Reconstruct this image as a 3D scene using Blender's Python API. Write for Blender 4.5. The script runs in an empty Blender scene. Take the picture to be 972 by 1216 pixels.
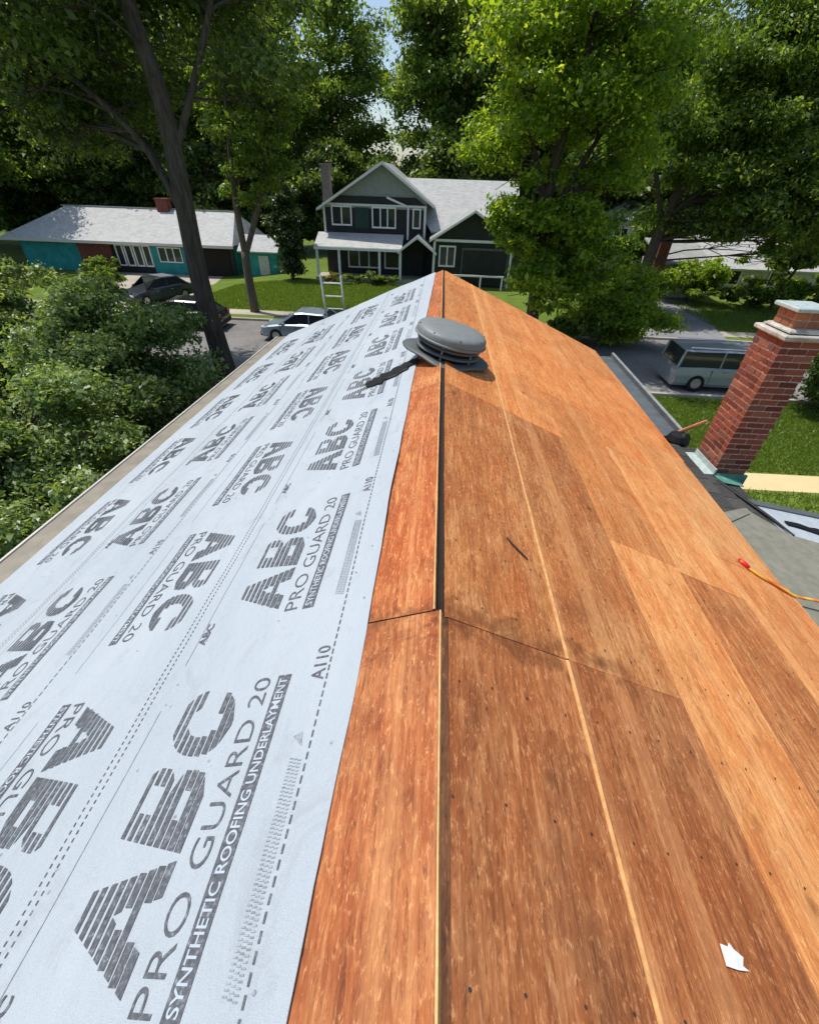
import bpy, math, random
import numpy as np
from mathutils import Vector, Matrix
S = bpy.context.scene
COL = S.collection
R_ = math.radians
random.seed(7)

# ------------------------------------------------------------------ camera
CAM = Vector((-.10, 0, 7.0))
pitch, yaw, roll = R_(37.86), R_(2.49), R_(2.0)
fwv = Vector((-math.sin(yaw)*math.cos(pitch), math.cos(yaw)*math.cos(pitch), -math.sin(pitch)))
rt0 = Vector((math.cos(yaw), math.sin(yaw), 0)); up0 = rt0.cross(fwv)
rtv = rt0*math.cos(roll)+up0*math.sin(roll); upv = up0*math.cos(roll)-rt0*math.sin(roll)
cd = bpy.data.cameras.new('camera'); co = bpy.data.objects.new('camera', cd); COL.objects.link(co)
m = Matrix((rtv, upv, -fwv)).transposed().to_4x4(); m.translation = CAM
co.matrix_world = m
cd.sensor_fit = 'HORIZONTAL'; cd.sensor_width = 36; cd.lens = 36*511/972
cd.clip_start = .05; cd.clip_end = 3000
S.camera = co
# ------------------------------------------------------------------ world, sun, exposure
SUN = Vector((-.44, .20, 1.10)).normalized()
el = math.asin(SUN.z); az = math.atan2(SUN.x, SUN.y)
w = bpy.data.worlds.new('World'); S.world = w; w.use_nodes = True
nt = w.node_tree; bg = nt.nodes['Background']
sky = nt.nodes.new('ShaderNodeTexSky'); sky.sky_type = 'NISHITA'; sky.sun_disc = False
sky.sun_elevation = el; sky.sun_rotation = az; sky.air_density = 1.0; sky.dust_density = 1.5
nt.links.new(sky.outputs[0], bg.inputs[0]); bg.inputs[1].default_value = .14
sl = bpy.data.lights.new('sun', 'SUN'); sl.energy = 3.7; sl.angle = R_(.53); sl.color = (1, .955, .88)
so = bpy.data.objects.new('sun', sl); COL.objects.link(so); so.location = (-20, 20, 40)
so.rotation_euler = SUN.to_track_quat('Z', 'Y').to_euler()
S.view_settings.view_transform = 'Standard'; S.view_settings.look = 'None'
S.view_settings.exposure = 0.15; S.view_settings.gamma = 1; S.view_settings.use_curve_mapping = False
S.render.engine = 'CYCLES'
cy = S.cycles
cy.max_bounces = 8; cy.diffuse_bounces = 5; cy.glossy_bounces = 2; cy.transmission_bounces = 5; cy.transparent_max_bounces = 4
cy.sample_clamp_indirect = 6; cy.caustics_reflective = False; cy.caustics_refractive = False
try:
    cy.use_denoising = True; cy.denoiser = 'OPENIMAGEDENOISE'
except Exception: pass

# ------------------------------------------------------------------ materials
def srgb(r, g, b):
    f = lambda c: c/12.92 if c <= .04045 else ((c+.055)/1.055)**2.4
    return (f(r/255), f(g/255), f(b/255), 1)
class N:
    def __init__(s, name):
        s.m = bpy.data.materials.new(name); s.m.use_nodes = True
        s.t = s.m.node_tree; s.b = s.t.nodes['Principled BSDF']; s.out = s.t.nodes['Material Output']
        s._c = None
    def n(s, ty, **k):
        x = s.t.nodes.new(ty)
        for a, v in k.items(): setattr(x, a, v)
        return x
    def l(s, a, b): s.t.links.new(a, b)
    def obj(s):
        if s._c is None: s._c = s.n('ShaderNodeTexCoord').outputs['Object']
        return s._c
    def info(s): return s.n('ShaderNodeObjectInfo').outputs['Random']
    def mapv(s, scale, rand=False):
        mp = s.n('ShaderNodeMapping'); mp.inputs['Scale'].default_value = scale
        s.l(s.obj(), mp.inputs[0])
        if rand:
            mu = s.n('ShaderNodeMath', operation='MULTIPLY'); mu.inputs[1].default_value = 37
            s.l(s.info(), mu.inputs[0]); s.l(mu.outputs[0], mp.inputs['Location'])
        return mp.outputs[0]
    def noise(s, vec, scale, detail=4, rough=.6, dist=0):
        x = s.n('ShaderNodeTexNoise'); x.inputs['Scale'].default_value = scale; x.inputs['Detail'].default_value = detail
        x.inputs['Roughness'].default_value = rough; x.inputs['Distortion'].default_value = dist
        s.l(vec, x.inputs['Vector']); return x.outputs['Fac']
    def ramp(s, fac, stops):
        x = s.n('ShaderNodeValToRGB'); e = x.color_ramp.elements
        while len(e) < len(stops): e.new(.5)
        for i, (p, c) in enumerate(stops):
            e[i].position = p; e[i].color = c if len(c) == 4 else (*c, 1)
        s.l(fac, x.inputs[0]); return x.outputs[0]
    def mix(s, fac, a, b, mode='MIX'):
        x = s.n('ShaderNodeMix', data_type='RGBA', blend_type=mode)
        for sock, v in ((x.inputs[0], fac), (x.inputs[6], a), (x.inputs[7], b)):
            if isinstance(v, (int, float)): sock.default_value = v
            elif isinstance(v, tuple): sock.default_value = v
            else: s.l(v, sock)
        return x.outputs[2]
    def bump(s, h, strength=.3, dist=.01):
        x = s.n('ShaderNodeBump'); x.inputs['Strength'].default_value = strength; x.inputs['Distance'].default_value = dist
        s.l(h, x.inputs['Height']); s.l(x.outputs[0], s.b.inputs['Normal'])
    def col(s, c):
        if isinstance(c, tuple): s.b.inputs['Base Color'].default_value = c
        else: s.l(c, s.b.inputs['Base Color'])
    def rough(s, v, spec=None):
        s.b.inputs['Roughness'].default_value = v
        if spec is not None: s.b.inputs['Specular IOR Level'].default_value = spec
def g(v): return (v, v, v, 1)
def simple(name, c, rough=.6, var=.25, scale=6, spec=.4, metal=0, bump=0, rnd=0):
    a = N(name)
    f = a.noise(a.obj(), scale, 5)
    lo = tuple(x*(1-var) for x in c[:3])+(1,); hi = tuple(min(1, x*(1+var)) for x in c[:3])+(1,)
    cc = a.ramp(f, [(.3, lo), (.7, hi)])
    if rnd:
        cc = a.mix(1.0, cc, a.ramp(a.info(), [(0, g(1-rnd)), (1, g(1))]), 'MULTIPLY')
    a.col(cc); a.rough(rough, spec); a.b.inputs['Metallic'].default_value = metal
    if bump: a.bump(a.noise(a.obj(), scale*5, 4), bump, .01)
    return a.m
def plywood(name, base, dark, fleck, axis='y', stain=.5):
    a = N(name)
    v = a.mapv((1, .09, .3), True)
    grain = a.noise(v, 48, 9, .8, .5)
    streak = a.noise(a.mapv((1, .022, .3), True), 13, 7, .72, .5)
    patch = a.noise(a.mapv((1, .5, 1), True), 3.0, 5, .65, .8)
    blot = a.noise(a.mapv((1, .55, 1), True), 1.6, 6, .7, .9)
    deep = tuple(x*.50 for x in dark[:3])+(1,)
    tan = tuple(.55*p+.45*q for p, q in zip(base[:3], fleck[:3]))+(1,)
    red = (base[0]*.92, base[1]*.74, base[2]*.62, 1)
    b2 = a.ramp(patch, [(.34, red), (.5, base), (.68, tan)])
    c = a.mix(a.ramp(grain, [(.35, g(.95)), (.51, g(0))]), b2, dark)
    c = a.mix(a.ramp(grain, [(.53, g(0)), (.68, g(.8))]), c, fleck)
    c = a.mix(a.ramp(streak, [(.33, g(.55)), (.45, g(0))]), c, dark)
    c = a.mix(a.ramp(streak, [(.58, g(0)), (.68, g(.35))]), c, fleck)
    # water-stain patches that stay with the wood
    c = a.mix(a.ramp(blot, [(.46, g(0)), (.72, g(stain))]), c, deep)
    fl = a.noise(a.mapv((1, .34, 1), True), 78, 6, .75, .6)
    c = a.mix(a.ramp(fl, [(.54, g(0)), (.67, g(.75))]), c, tuple(min(1, x*1.08) for x in fleck[:3])+(1,))
    fd = a.noise(a.mapv((1, .22, 1), True), 72, 6, .75, .6)
    c = a.mix(a.ramp(fd, [(.545, g(0)), (.67, g(.75))]), c, deep)
    # scuffs and scratches in odd directions
    mp = a.n('ShaderNodeMapping'); mp.inputs['Rotation'].default_value = (0, 0, .75); mp.inputs['Scale'].default_value = (1, .10, 1); a.l(a.mapv((1, 1, 1), True), mp.inputs[0])
    sc = a.noise(mp.outputs[0], 34, 4, .6, .6)
    c = a.mix(a.ramp(sc, [(.63, g(0)), (.73, g(.55))]), c, fleck)
    run = a.noise(a.mapv((1, .006, .05)), 5.5, 7, .7, .3)
    c = a.mix(a.ramp(run, [(.34, g(.5)), (.42, g(0))]), c, dark)
    c = a.mix(a.ramp(run, [(.55, g(0)), (.60, g(.32)), (.68, g(.1))]), c, fleck)
    # dark water mark soaked in along one sheet joint
    sx = a.n('ShaderNodeSeparateXYZ'); a.l(a.obj(), sx.inputs[0])
    def ma(op, p, q):
        x = a.n('ShaderNodeMath', operation=op)
        for i_, v_ in enumerate((p, q)):
            if isinstance(v_, (int, float)): x.inputs[i_].default_value = v_
            else: a.l(v_, x.inputs[i_])
        return x.outputs[0]
    wn = a.noise(a.mapv((1, 1, 1)), 4.5, 6, .7, 1.0)
    dy = ma('ABSOLUTE', ma('ADD', ma('SUBTRACT', sx.outputs['Y'], 1.22), ma('MULTIPLY', ma('SUBTRACT', wn, .5), .75)), 0)
    wet = ma('MULTIPLY', a.ramp(dy, [(.0, g(.62)), (.035, g(.45)), (.10, g(0))]), a.ramp(sx.outputs['X'], [(.30, g(1)), (.95, g(.75)), (1.0, g(0))]))
    c = a.mix(wet, c, deep)
    # knots and scattered dark specks
    vo = a.n('ShaderNodeTexVoronoi'); vo.inputs['Scale'].default_value = 3.2; a.l(a.mapv((1, .7, 1), True), vo.inputs['Vector'])
    c = a.mix(a.ramp(vo.outputs['Distance'], [(.03, g(.7)), (.11, g(0))]), c, deep)
    c = a.mix(1.0, c, a.ramp(a.info(), [(0, (.86, .84, .82, 1)), (.5, (1, 1, 1, 1)), (1, (1.0, .93, .86, 1))]), 'MULTIPLY')
    a.col(c); a.rough(.66, .3)
    a.bump(grain, .55, .006)
    return a.m
M = {}
M['ply_mid'] = plywood('plywood_mid', (.51, .178, .050, 1), (.27, .082, .024, 1), (.80, .42, .17, 1), stain=.5)
M['ply_red'] = plywood('plywood_red', (.455, .130, .037, 1), (.235, .056, .016, 1), (.78, .39, .155, 1), stain=.5)
M['ply_dark'] = plywood('plywood_dark', (.405, .134, .040, 1), (.20, .061, .019, 1), (.70, .34, .14, 1), stain=.55)
M['ply_light'] = plywood('plywood_light', (.76, .32, .10, 1), (.46, .16, .046, 1), (.90, .54, .24, 1), stain=.3)
M['ply_far'] = plywood('plywood_far', (.72, .265, .075, 1), (.42, .125, .034, 1), (.88, .48, .19, 1), stain=.35)
M['ridge_dark'] = plywood('ridge_dark', (.17, .065, .028, 1), (.07, .03, .016, 1), (.36, .16, .065, 1), stain=.5)  # dark brown wood for the narrow strip beside the ridge
M['bare_wood'] = simple('bare_wood', (.74, .40, .15, 1), .7, .25, 30)
M['deck_dark'] = simple('deck_dark', (.022, .016, .013, 1), .9)
M['weather_wood'] = simple('weather_wood', (.23, .21, .17, 1), .8, .25, 8, bump=.2)
def membrane():
    a = N('white_membrane')
    f = a.noise(a.mapv((1, .35, 1)), 1.6, 6, .6, .3)
    c = a.ramp(f, [(.3, (.395, .445, .485, 1)), (.7, (.465, .515, .555, 1))])
    f2 = a.noise(a.mapv((1, .15, 1)), 14, 4, .6)
    c = a.mix(a.ramp(f2, [(.55, g(0)), (.8, g(.35))]), c, (.37, .43, .50, 1))
    sm = a.noise(a.mapv((1, .6, 1)), 4, 8, .78, 1.2)
    c = a.mix(a.ramp(sm, [(.53, g(0)), (.72, g(.55))]), c, (.30, .32, .35, 1))
    a.col(c); a.rough(.55, .3)
    wv = a.n('ShaderNodeTexNoise'); wv.inputs['Scale'].default_value = 260; a.l(a.obj(), wv.inputs['Vector'])
    wk = a.noise(a.mapv((1, .5, 1)), 4.5, 5, .55, 1.5)
    a.bump(a.mix(.75, a.mix(.5, wv.outputs['Fac'], f2), wk), .75, .04)
    return a.m
M['membrane'] = membrane()
def ink():
    a = N('print_ink'); f = a.noise(a.obj(), 60, 4, .7)
    a.col(a.ramp(f, [(.32, (.06, .063, .072, 1)), (.55, (.11, .118, .132, 1)), (.70, (.27, .30, .335, 1))])); a.rough(.5, .3); return a.m
M['ink'] = ink()
def ink2():
    a = N('print_ink_worn'); f = a.noise(a.obj(), 45, 4, .7)
    a.col(a.ramp(f, [(.3, (.15, .165, .185, 1)), (.6, (.33, .375, .42, 1))])); a.rough(.5, .3); return a.m
M['ink_worn'] = ink2()
M['white_print'] = simple('white_print', (.42, .48, .54, 1), .5, .08)
M['gutter'] = simple('gutter_tan', (.235, .21, .16, 1), .55, .2, 5)
M['gutter_dark'] = simple('gutter_slate', (.10, .115, .125, 1), .4, .2, 6)
M['gutter_edge'] = simple('gutter_edge', (.26, .28, .28, 1), .5, .2, 9)
M['gutter_lip'] = simple('gutter_lip', (.55, .53, .48, 1), .4, .1)
M['siding_own'] = simple('siding_own', (.3, .3, .28, 1), .7)
M['vent'] = simple('vent_grey', (.205, .222, .216, 1), .5, .10, 14, .4)
M['vent_dark'] = simple('vent_dark', (.10, .11, .11, 1), .5, .15, 7, .4)  # shadow under the dome is put into this flange and baffle colour
M['black'] = simple('black_plastic', (.008, .008, .009, 1), .6, .3, 9, .3)
M['shingle'] = simple('old_shingle', (.085, .085, .08, 1), .95, .4, 45, .1, bump=.4, rnd=.35)
M['felt'] = simple('olive_felt', (.22, .215, .17, 1), .9, .18, 10, .15, bump=.2)
M['copper'] = simple('green_copper', (.10, .27, .21, 1), .55, .4, 12)
M['lead'] = simple('pale_flashing', (.42, .50, .48, 1), .45, .2, 14)
M['concrete_cap'] = simple('concrete_cap', (.46, .44, .385, 1), .9, .4, 9, bump=.3)
M['mortar'] = simple('mortar', (.46, .36, .28, 1), .95, .35, 30, .1, bump=.4)
def brickm(name, stops):
    a = N(name); c = a.ramp(a.info(), stops)
    f = a.noise(a.mapv((1, 1, 1), True), 35, 5, .7)
    c = a.mix(a.ramp(f, [(.5, g(0)), (.8, g(.5))]), c, (.10, .035, .03, 1))
    a.col(c); a.rough(.9, .15); a.bump(f, .4, .006); return a.m
M['brick'] = brickm('red_brick', [(0, (.11, .038, .029, 1)), (.22, (.215, .062, .040, 1)), (.5, (.285, .092, .056, 1)), (.7, (.17, .052, .042, 1)), (.88, (.33, .135, .085, 1)), (1, (.13, .07, .056, 1))])
M['brick_flue'] = brickm('flue_brick', [(0, (.45, .20, .10, 1)), (1, (.30, .12, .07, 1))])
M['far_brick'] = simple('far_brick', (.19, .06, .045, 1), .9, .35, 9)
M['far_brick_grey'] = simple('far_brick_grey', (.20, .16, .14, 1), .9, .35, 9)
def rope():
    a = N('twisted_rope'); wv = a.n('ShaderNodeTexWave'); wv.inputs['Scale'].default_value = 6; wv.bands_direction = 'DIAGONAL'
    a.l(a.obj(), wv.inputs['Vector']); a.col(a.ramp(wv.outputs['Fac'], [(.35, (.80, .20, .03, 1)), (.6, (.85, .50, .05, 1))])); a.rough(.6); return a.m
M['rope'] = rope()
M['red'] = simple('red_plastic', (.62, .02, .02, 1), .4)
M['paper'] = simple('white_paper', (.80, .80, .80, 1), .7, .05)
M['nail'] = simple('nail_grey', (.05, .045, .04, 1), .8, .3, 6, .1)
M['twig'] = simple('twig', (.035, .025, .02, 1), .8)
M['pink_wood'] = simple('red_lumber', (.50, .20, .14, 1), .7, .2, 12)
M['aluminium'] = simple('aluminium', (.62, .62, .58, 1), .4, .1, 12, .5, .35)
M['bark'] = None
def bark(name, lo, hi):
    a = N(name); f = a.noise(a.mapv((1, 1, .18)), 9, 6, .7, .5)
    a.col(a.ramp(f, [(.3, lo), (.7, hi)])); a.rough(.95, .1); a.bump(f, .9, .06); return a.m
M['bark'] = bark('grey_bark', (.045, .034, .027, 1), (.15, .12, .10, 1))
M['bark_light'] = bark('light_bark', (.07, .055, .042, 1), (.22, .18, .145, 1))
def leafm(name, lo, mid, hi, tr=.4):
    a = N(name); at = a.n('ShaderNodeAttribute'); at.attribute_name = 'tint'
    c = a.ramp(at.outputs['Fac'], [(0, lo), (.5, mid), (1, hi)])
    a.col(c); a.rough(.38, .5)
    tb = a.n('ShaderNodeBsdfTranslucent'); mx = a.n('ShaderNodeMixShader'); mx.inputs[0].default_value = tr
    c2 = a.mix(1.0, c, (2.0, 1.85, .7, 1), 'MULTIPLY'); a.l(c2, tb.inputs[0])
    a.l(a.b.outputs[0], mx.inputs[1]); a.l(tb.outputs[0], mx.inputs[2]); a.l(mx.outputs[0], a.out.inputs[0]); return a.m
M['leaf_dark'] = leafm('leaf_dark', (.032, .068, .014, 1), (.085, .145, .028, 1), (.20, .27, .07, 1), .52)
M['leaf_mid'] = leafm('leaf_mid', (.05, .105, .018, 1), (.135, .22, .036, 1), (.27, .35, .09, 1), .56)
M['leaf_bright'] = leafm('leaf_bright', (.075, .15, .016, 1), (.20, .31, .030, 1), (.38, .46, .07, 1), .6)
M['leaf_shrub'] = leafm('leaf_shrub', (.07, .13, .034, 1), (.20, .295, .095, 1), (.40, .48, .22, 1), .42)
M['leaf_conifer'] = leafm('leaf_conifer', (.03, .06, .016, 1), (.06, .095, .025, 1), (.11, .14, .035, 1), .2)
M['leaf_yellow'] = leafm('leaf_yellow', (.10, .13, .02, 1), (.25, .25, .03, 1), (.45, .36, .04, 1), .3)
def groundm(name, stops, scale, detail=6, bump=.3, rough=.95, second=None):
    a = N(name); f = a.noise(a.obj(), scale, detail, .65)
    c = a.ramp(f, stops)
    if second:
        f2 = a.noise(a.obj(), scale*14, 4, .7); c = a.mix(a.ramp(f2, [(.4, g(0)), (.75, g(.6))]), c, second)
    a.col(c); a.rough(rough, .1); a.bump(a.noise(a.obj(), scale*20, 4), bump, .03); return a.m
M['grass'] = groundm('grass_ground', [(.3, (.08, .14, .02, 1)), (.55, (.12, .19, .026, 1)), (.75, (.17, .21, .04, 1))], .5, second=(.15, .15, .05, 1))
M['blade'] = leafm('grass_blade', (.09, .15, .02, 1), (.14, .22, .028, 1), (.20, .26, .045, 1), .35)
M['asphalt'] = groundm('asphalt', [(.3, (.18, .172, .165, 1)), (.7, (.30, .288, .275, 1))], .4, second=(.12, .115, .11, 1))
M['drive_asphalt'] = groundm('drive_asphalt', [(.3, (.20, .20, .21, 1)), (.7, (.28, .28, .29, 1))], .6)
M['concrete'] = groundm('concrete', [(.3, (.36, .32, .26, 1)), (.7, (.50, .45, .37, 1))], .5, second=(.30, .27, .22, 1))
M['path'] = groundm('pale_path', [(.3, (.58, .46, .24, 1)), (.7, (.70, .57, .32, 1))], .8)
M['soil'] = groundm('soil', [(.3, (.035, .027, .018, 1)), (.7, (.07, .055, .035, 1))], 1.5)
def shinglem(name, lo, hi):
    a = N(name); br = a.n('ShaderNodeTexBrick'); br.inputs['Scale'].default_value = 1.6
    br.inputs['Color1'].default_value = lo; br.inputs['Color2'].default_value = hi; br.inputs['Mortar'].default_value = tuple(x*.6 for x in lo[:3])+(1,)
    br.inputs['Mortar Size'].default_value = .012; a.l(a.obj(), br.inputs['Vector'])
    f = a.noise(a.obj(), 1.2, 5); c = a.mix(a.ramp(f, [(.35, g(0)), (.7, g(.5))]), br.outputs['Color'], hi)
    a.col(c); a.rough(.9, .2); return a.m
M['roof_pale'] = shinglem('roof_pale', (.42, .42, .405, 1), (.54, .54, .52, 1))
M['roof_grey'] = shinglem('roof_grey', (.27, .28, .27, 1), (.36, .37, .36, 1))
M['roof_white'] = shinglem('roof_white', (.40, .41, .42, 1), (.5, .51, .52, 1))
M['charcoal'] = simple('charcoal_siding', (.028, .030, .034, 1), .7, .2, 4)
def clap(name, c):
    a = N(name); wv = a.n('ShaderNodeTexWave', wave_profile='SAW'); wv.bands_direction = 'Z'; wv.inputs['Scale'].default_value = 1.6; a.l(a.obj(), wv.inputs['Vector'])
    f = a.noise(a.obj(), 1.5, 5); a.col(a.ramp(f, [(.3, tuple(x*.75 for x in c[:3])+(1,)), (.7, tuple(x*1.25 for x in c[:3])+(1,))])); a.rough(.65, .3); a.bump(wv.outputs['Fac'], 1.0, .03); return a.m
M['charcoal'] = clap('charcoal_siding', (.028, .030, .034, 1))
M['grey_shake'] = simple('grey_shake', (.10, .11, .105, 1), .8, .2, 5)
M['white_trim'] = simple('white_trim', (.80, .80, .78, 1), .6, .05)
M['green_shutter'] = simple('green_shutter', (.018, .05, .042, 1), .6)
M['teal'] = clap('teal_siding', (.03, .29, .29, 1))
M['gable_shake'] = simple('gable_shake', (.30, .32, .30, 1), .8, .15, 6)
M['cream'] = simple('cream_siding', (.55, .52, .45, 1), .7)
def glassm(name, c=(.03, .035, .04, 1)):
    a = N(name); a.col(c); a.rough(.06, .6); return a.m
M['glass'] = glassm('dark_glass')
def paint(name, c, metal=.3):
    a = N(name); f = a.noise(a.obj(), 3, 4); a.col(a.mix(a.ramp(f, [(.4, g(0)), (.8, g(.25))]), c, tuple(x*.6 for x in c[:3])+(1,)))
    a.rough(.28, .5); a.b.inputs['Metallic'].default_value = metal; a.b.inputs['Coat Weight'].default_value = .6; a.b.inputs['Coat Roughness'].default_value = .05; return a.m
M['paint_black'] = paint('paint_black', (.012, .013, .015, 1))
M['paint_navy'] = paint('paint_navy', (.035, .045, .06, 1))
M['paint_silver'] = paint('paint_silver', (.36, .39, .41, 1), .35)
M['paint_blue'] = paint('paint_blue', (.30, .36, .41, 1), .3)
M['tyre'] = simple('tyre', (.015, .015, .015, 1), .9)
M['rim'] = simple('rim', (.45, .45, .46, 1), .3, .1, 5, .5, .7)
M['lamp'] = simple('lamp_clear', (.7, .7, .68, 1), .15, .05)
M['tail'] = simple('lamp_red', (.35, .01, .01, 1), .2, .05)

# ------------------------------------------------------------------ object helpers
def link(o, parent=None):
    COL.objects.link(o)
    if parent is not None: o.parent = parent
    return o
def tag(o, label=None, cat=None, group=None, kind=None):
    if label: o['label'] = label
    if cat: o['category'] = cat
    if group: o['group'] = group
    if kind: o['kind'] = kind
    return o
def thing(name, label, cat, loc=(0, 0, 0), rz=0, group=None):
    o = bpy.data.objects.new(name, None); o.location = loc; o.rotation_euler = (0, 0, rz); o.empty_display_size = .2
    link(o); return tag(o, label, cat, group)
def root_loc(p):
    v = Vector((0, 0, 0))
    while p is not None: v += Vector(p.location); p = p.parent
    return v
class MB:
    """collects shapes, then links them as one mesh object (world=True: coordinates are world ones)"""
    def __init__(s): s.v = []; s.f = []; s.mi = []; s.k = 0
    def add(s, vs, fs):
        b = len(s.v); s.v += [tuple(x) for x in vs]; s.f += [tuple(i+b for i in q) for q in fs]; s.mi += [s.k]*len(fs)
    def box(s, x0, x1, y0, y1, z0, z1, fn=None):
        vs = [(x, y, z) for z in (z0, z1) for x, y in ((x0, y0), (x1, y0), (x1, y1), (x0, y1))]
        if fn: vs = [fn(*p) for p in vs]
        s.add(vs, [(3, 2, 1, 0), (4, 5, 6, 7), (0, 1, 5, 4), (1, 2, 6, 5), (2, 3, 7, 6), (3, 0, 4, 7)])
    def obox(s, c, sx, sy, sz, rz=0):
        ca, sa = math.cos(rz), math.sin(rz)
        s.box(-sx/2, sx/2, -sy/2, sy/2, -sz/2, sz/2, lambda x, y, z: (c[0]+x*ca-y*sa, c[1]+x*sa+y*ca, c[2]+z))
    def bbox(s, x0, x1, y0, y1, z0, z1, b=.004):
        """box with chamfered vertical/horizontal edges (cheap)"""
        vs = []; 
        for z, i in ((z0, b), (z0+b, 0), (z1-b, 0), (z1, b)):
            vs += [(x0+i, y0+i, z), (x1-i, y0+i, z), (x1-i, y1-i, z), (x0+i, y1-i, z)]
        fs = [(3, 2, 1, 0), (12, 13, 14, 15)]
        for r in range(3):
            for j in range(4):
                a, c = r*4+j, r*4+(j+1) % 4; fs.append((a, c, c+4, a+4))
        s.add(vs, fs)
    def prism(s, poly, a, b, axis='y'):
        n = len(poly)
        P = {'y': lambda p, t: (p[0], t, p[1]), 'x': lambda p, t: (t, p[0], p[1]), 'z': lambda p, t: (p[0], p[1], t)}[axis]
        vs = [P(p, a) for p in poly]+[P(p, b) for p in poly]
        s.add(vs, [tuple(range(n))[::-1], tuple(range(n, 2*n))]+[(i, (i+1) % n, n+(i+1) % n, n+i) for i in range(n)])
    def slab(s, pts, t):
        """polygon pts (3-D) with thickness t downwards along its normal"""
        p = [Vector(q) for q in pts]; nn = (p[1]-p[0]).cross(p[2]-p[0]).normalized()
        if nn.z < 0: nn = -nn
        n = len(p); vs = p+[q-nn*t for q in p]
        s.add(vs, [tuple(range(n)), tuple(range(n, 2*n))[::-1]]+[(i, n+i, n+(i+1) % n, (i+1) % n) for i in range(n)])
    def tube(s, path, rad, sides=8, cap=True):
        path = [Vector(p) for p in path]; n = len(path)
        if not hasattr(rad, '__len__'): rad = [rad]*n
        b = len(s.v); ref = Vector((.3, .1, 1)).normalized(); fs = []; vs = []
        for i, p in enumerate(path):
            d = (path[min(i+1, n-1)]-path[max(i-1, 0)]).normalized()
            u = d.cross(ref)
            if u.length < .1: u = d.cross(Vector((1, 0, 0)))
            u.normalize(); v = d.cross(u)
            for k in range(sides):
                a = 2*math.pi*k/sides; vs.append(p+(u*math.cos(a)+v*math.sin(a))*rad[i])
        for i in range(n-1):
            for k in range(sides):
                a, c = i*sides+k, i*sides+(k+1) % sides; fs.append((a, c, c+sides, a+sides))
        if cap: fs += [tuple(range(sides))[::-1], tuple(range((n-1)*sides, n*sides))]
        s.add(vs, fs)
    def lathe(s, prof, sides=32, fn=lambda x, y, z: (x, y, z), sq=0):
        vs = []; fs = []; n = len(prof)
        for r, z in prof:
            for k in range(sides):
                a = 2*math.pi*k/sides; q = 1
                vs.append(fn(r*math.cos(a), r*math.sin(a), z))
        for i in range(n-1):
            for k in range(sides):
                a, c = i*sides+k, i*sides+(k+1) % sides; fs.append((a, c, c+sides, a+sides))
        fs += [tuple(range(sides))[::-1], tuple(range((n-1)*sides, n*sides))]
        s.add(vs, fs)
    def mesh(s, name, mats, off=Vector((0, 0, 0)), smooth=False):
        me = bpy.data.meshes.new(name)
        vs = [(x-off.x, y-off.y, z-off.z) for x, y, z in s.v]
        me.from_pydata(vs, [], s.f)
        for mm in (mats if isinstance(mats, (list, tuple)) else [mats]): me.materials.append(mm)
        if any(s.mi): me.polygons.foreach_set('material_index', s.mi)
        if smooth: me.polygons.foreach_set('use_smooth', [True]*len(me.polygons))
        me.update(); return me
    def build(s, name, mats, parent=None, world=True, smooth=False):
        off = root_loc(parent) if (world and parent is not None) else Vector((0, 0, 0))
        return link(bpy.data.objects.new(name, s.mesh(name, mats, off, smooth)), parent)
def np_mesh(name, verts, quads, mat, tint=None, smooth=False):
    me = bpy.data.meshes.new(name); nv, nf = len(verts), len(quads); k = quads.shape[1]
    me.vertices.add(nv); me.vertices.foreach_set('co', np.ascontiguousarray(verts, dtype=np.float32).ravel())
    me.loops.add(nf*k); me.loops.foreach_set('vertex_index', np.ascontiguousarray(quads, dtype=np.int32).ravel())
    me.polygons.add(nf); me.polygons.foreach_set('loop_start', np.arange(0, nf*k, k, dtype=np.int32))
    me.polygons.foreach_set('loop_total', np.full(nf, k, dtype=np.int32))
    if tint is not None:
        at = me.attributes.new('tint', 'FLOAT', 'FACE'); at.data.foreach_set('value', np.ascontiguousarray(tint, dtype=np.float32))
    me.materials.append(mat); me.update(calc_edges=True); me.validate(); return me
def copy_tree(o, parent=None):
    c = o.copy(); COL.objects.link(c)
    if parent is not None: c.parent = parent
    for ch in list(o.children): copy_tree(ch, c)
    return c

# ------------------------------------------------------------------ ground, street, lawns
def sm(t): t = max(0, min(1, t)); return t*t*(3-2*t)
def gz(x, y): return -.75*sm((-12-x)/8)*sm((y-28)/12)
def sheet(name, x0, x1, y0, y1, mat, dz, nx=1, ny=1, outline=None):
    mb = MB(); vs = []; fs = []
    for j in range(ny+1):
        for i in range(nx+1):
            x = x0+(x1-x0)*i/nx; y = y0+(y1-y0)*j/ny
            if outline: x, y = outline(i/nx, j/ny)
            vs.append((x, y, gz(x, y)+dz))
    for j in range(ny):
        for i in range(nx):
            a = j*(nx+1)+i; fs.append((a, a+1, a+nx+2, a+nx+1))
    mb.add(vs, fs); return tag(mb.build(name, mat), kind='structure')
mb = MB(); xs = [-900, -200, -80]+[-60+2*i for i in range(31)]+[20, 60, 200, 900]; ys = [-300, -40, 0, 20]+[26+2*i for i in range(16)]+[80, 200, 900]
mb.add([(x, y, gz(x, y)) for y in ys for x in xs], [(j*len(xs)+i, j*len(xs)+i+1, (j+1)*len(xs)+i+1, (j+1)*len(xs)+i) for j in range(len(ys)-1) for i in range(len(xs)-1)])
tag(mb.build('ground', M['grass']), kind='structure')
sheet('street', -120, 120, 18.2, 26.6, M['asphalt'], .006)
for (y, nm) in ((26.6, 'kerb'), (18.0, 'kerb')):
    mb = MB(); mb.box(-120, 120, y, y+.18, -.2, .12); tag(mb.build(nm, M['concrete']), kind='structure')
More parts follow.
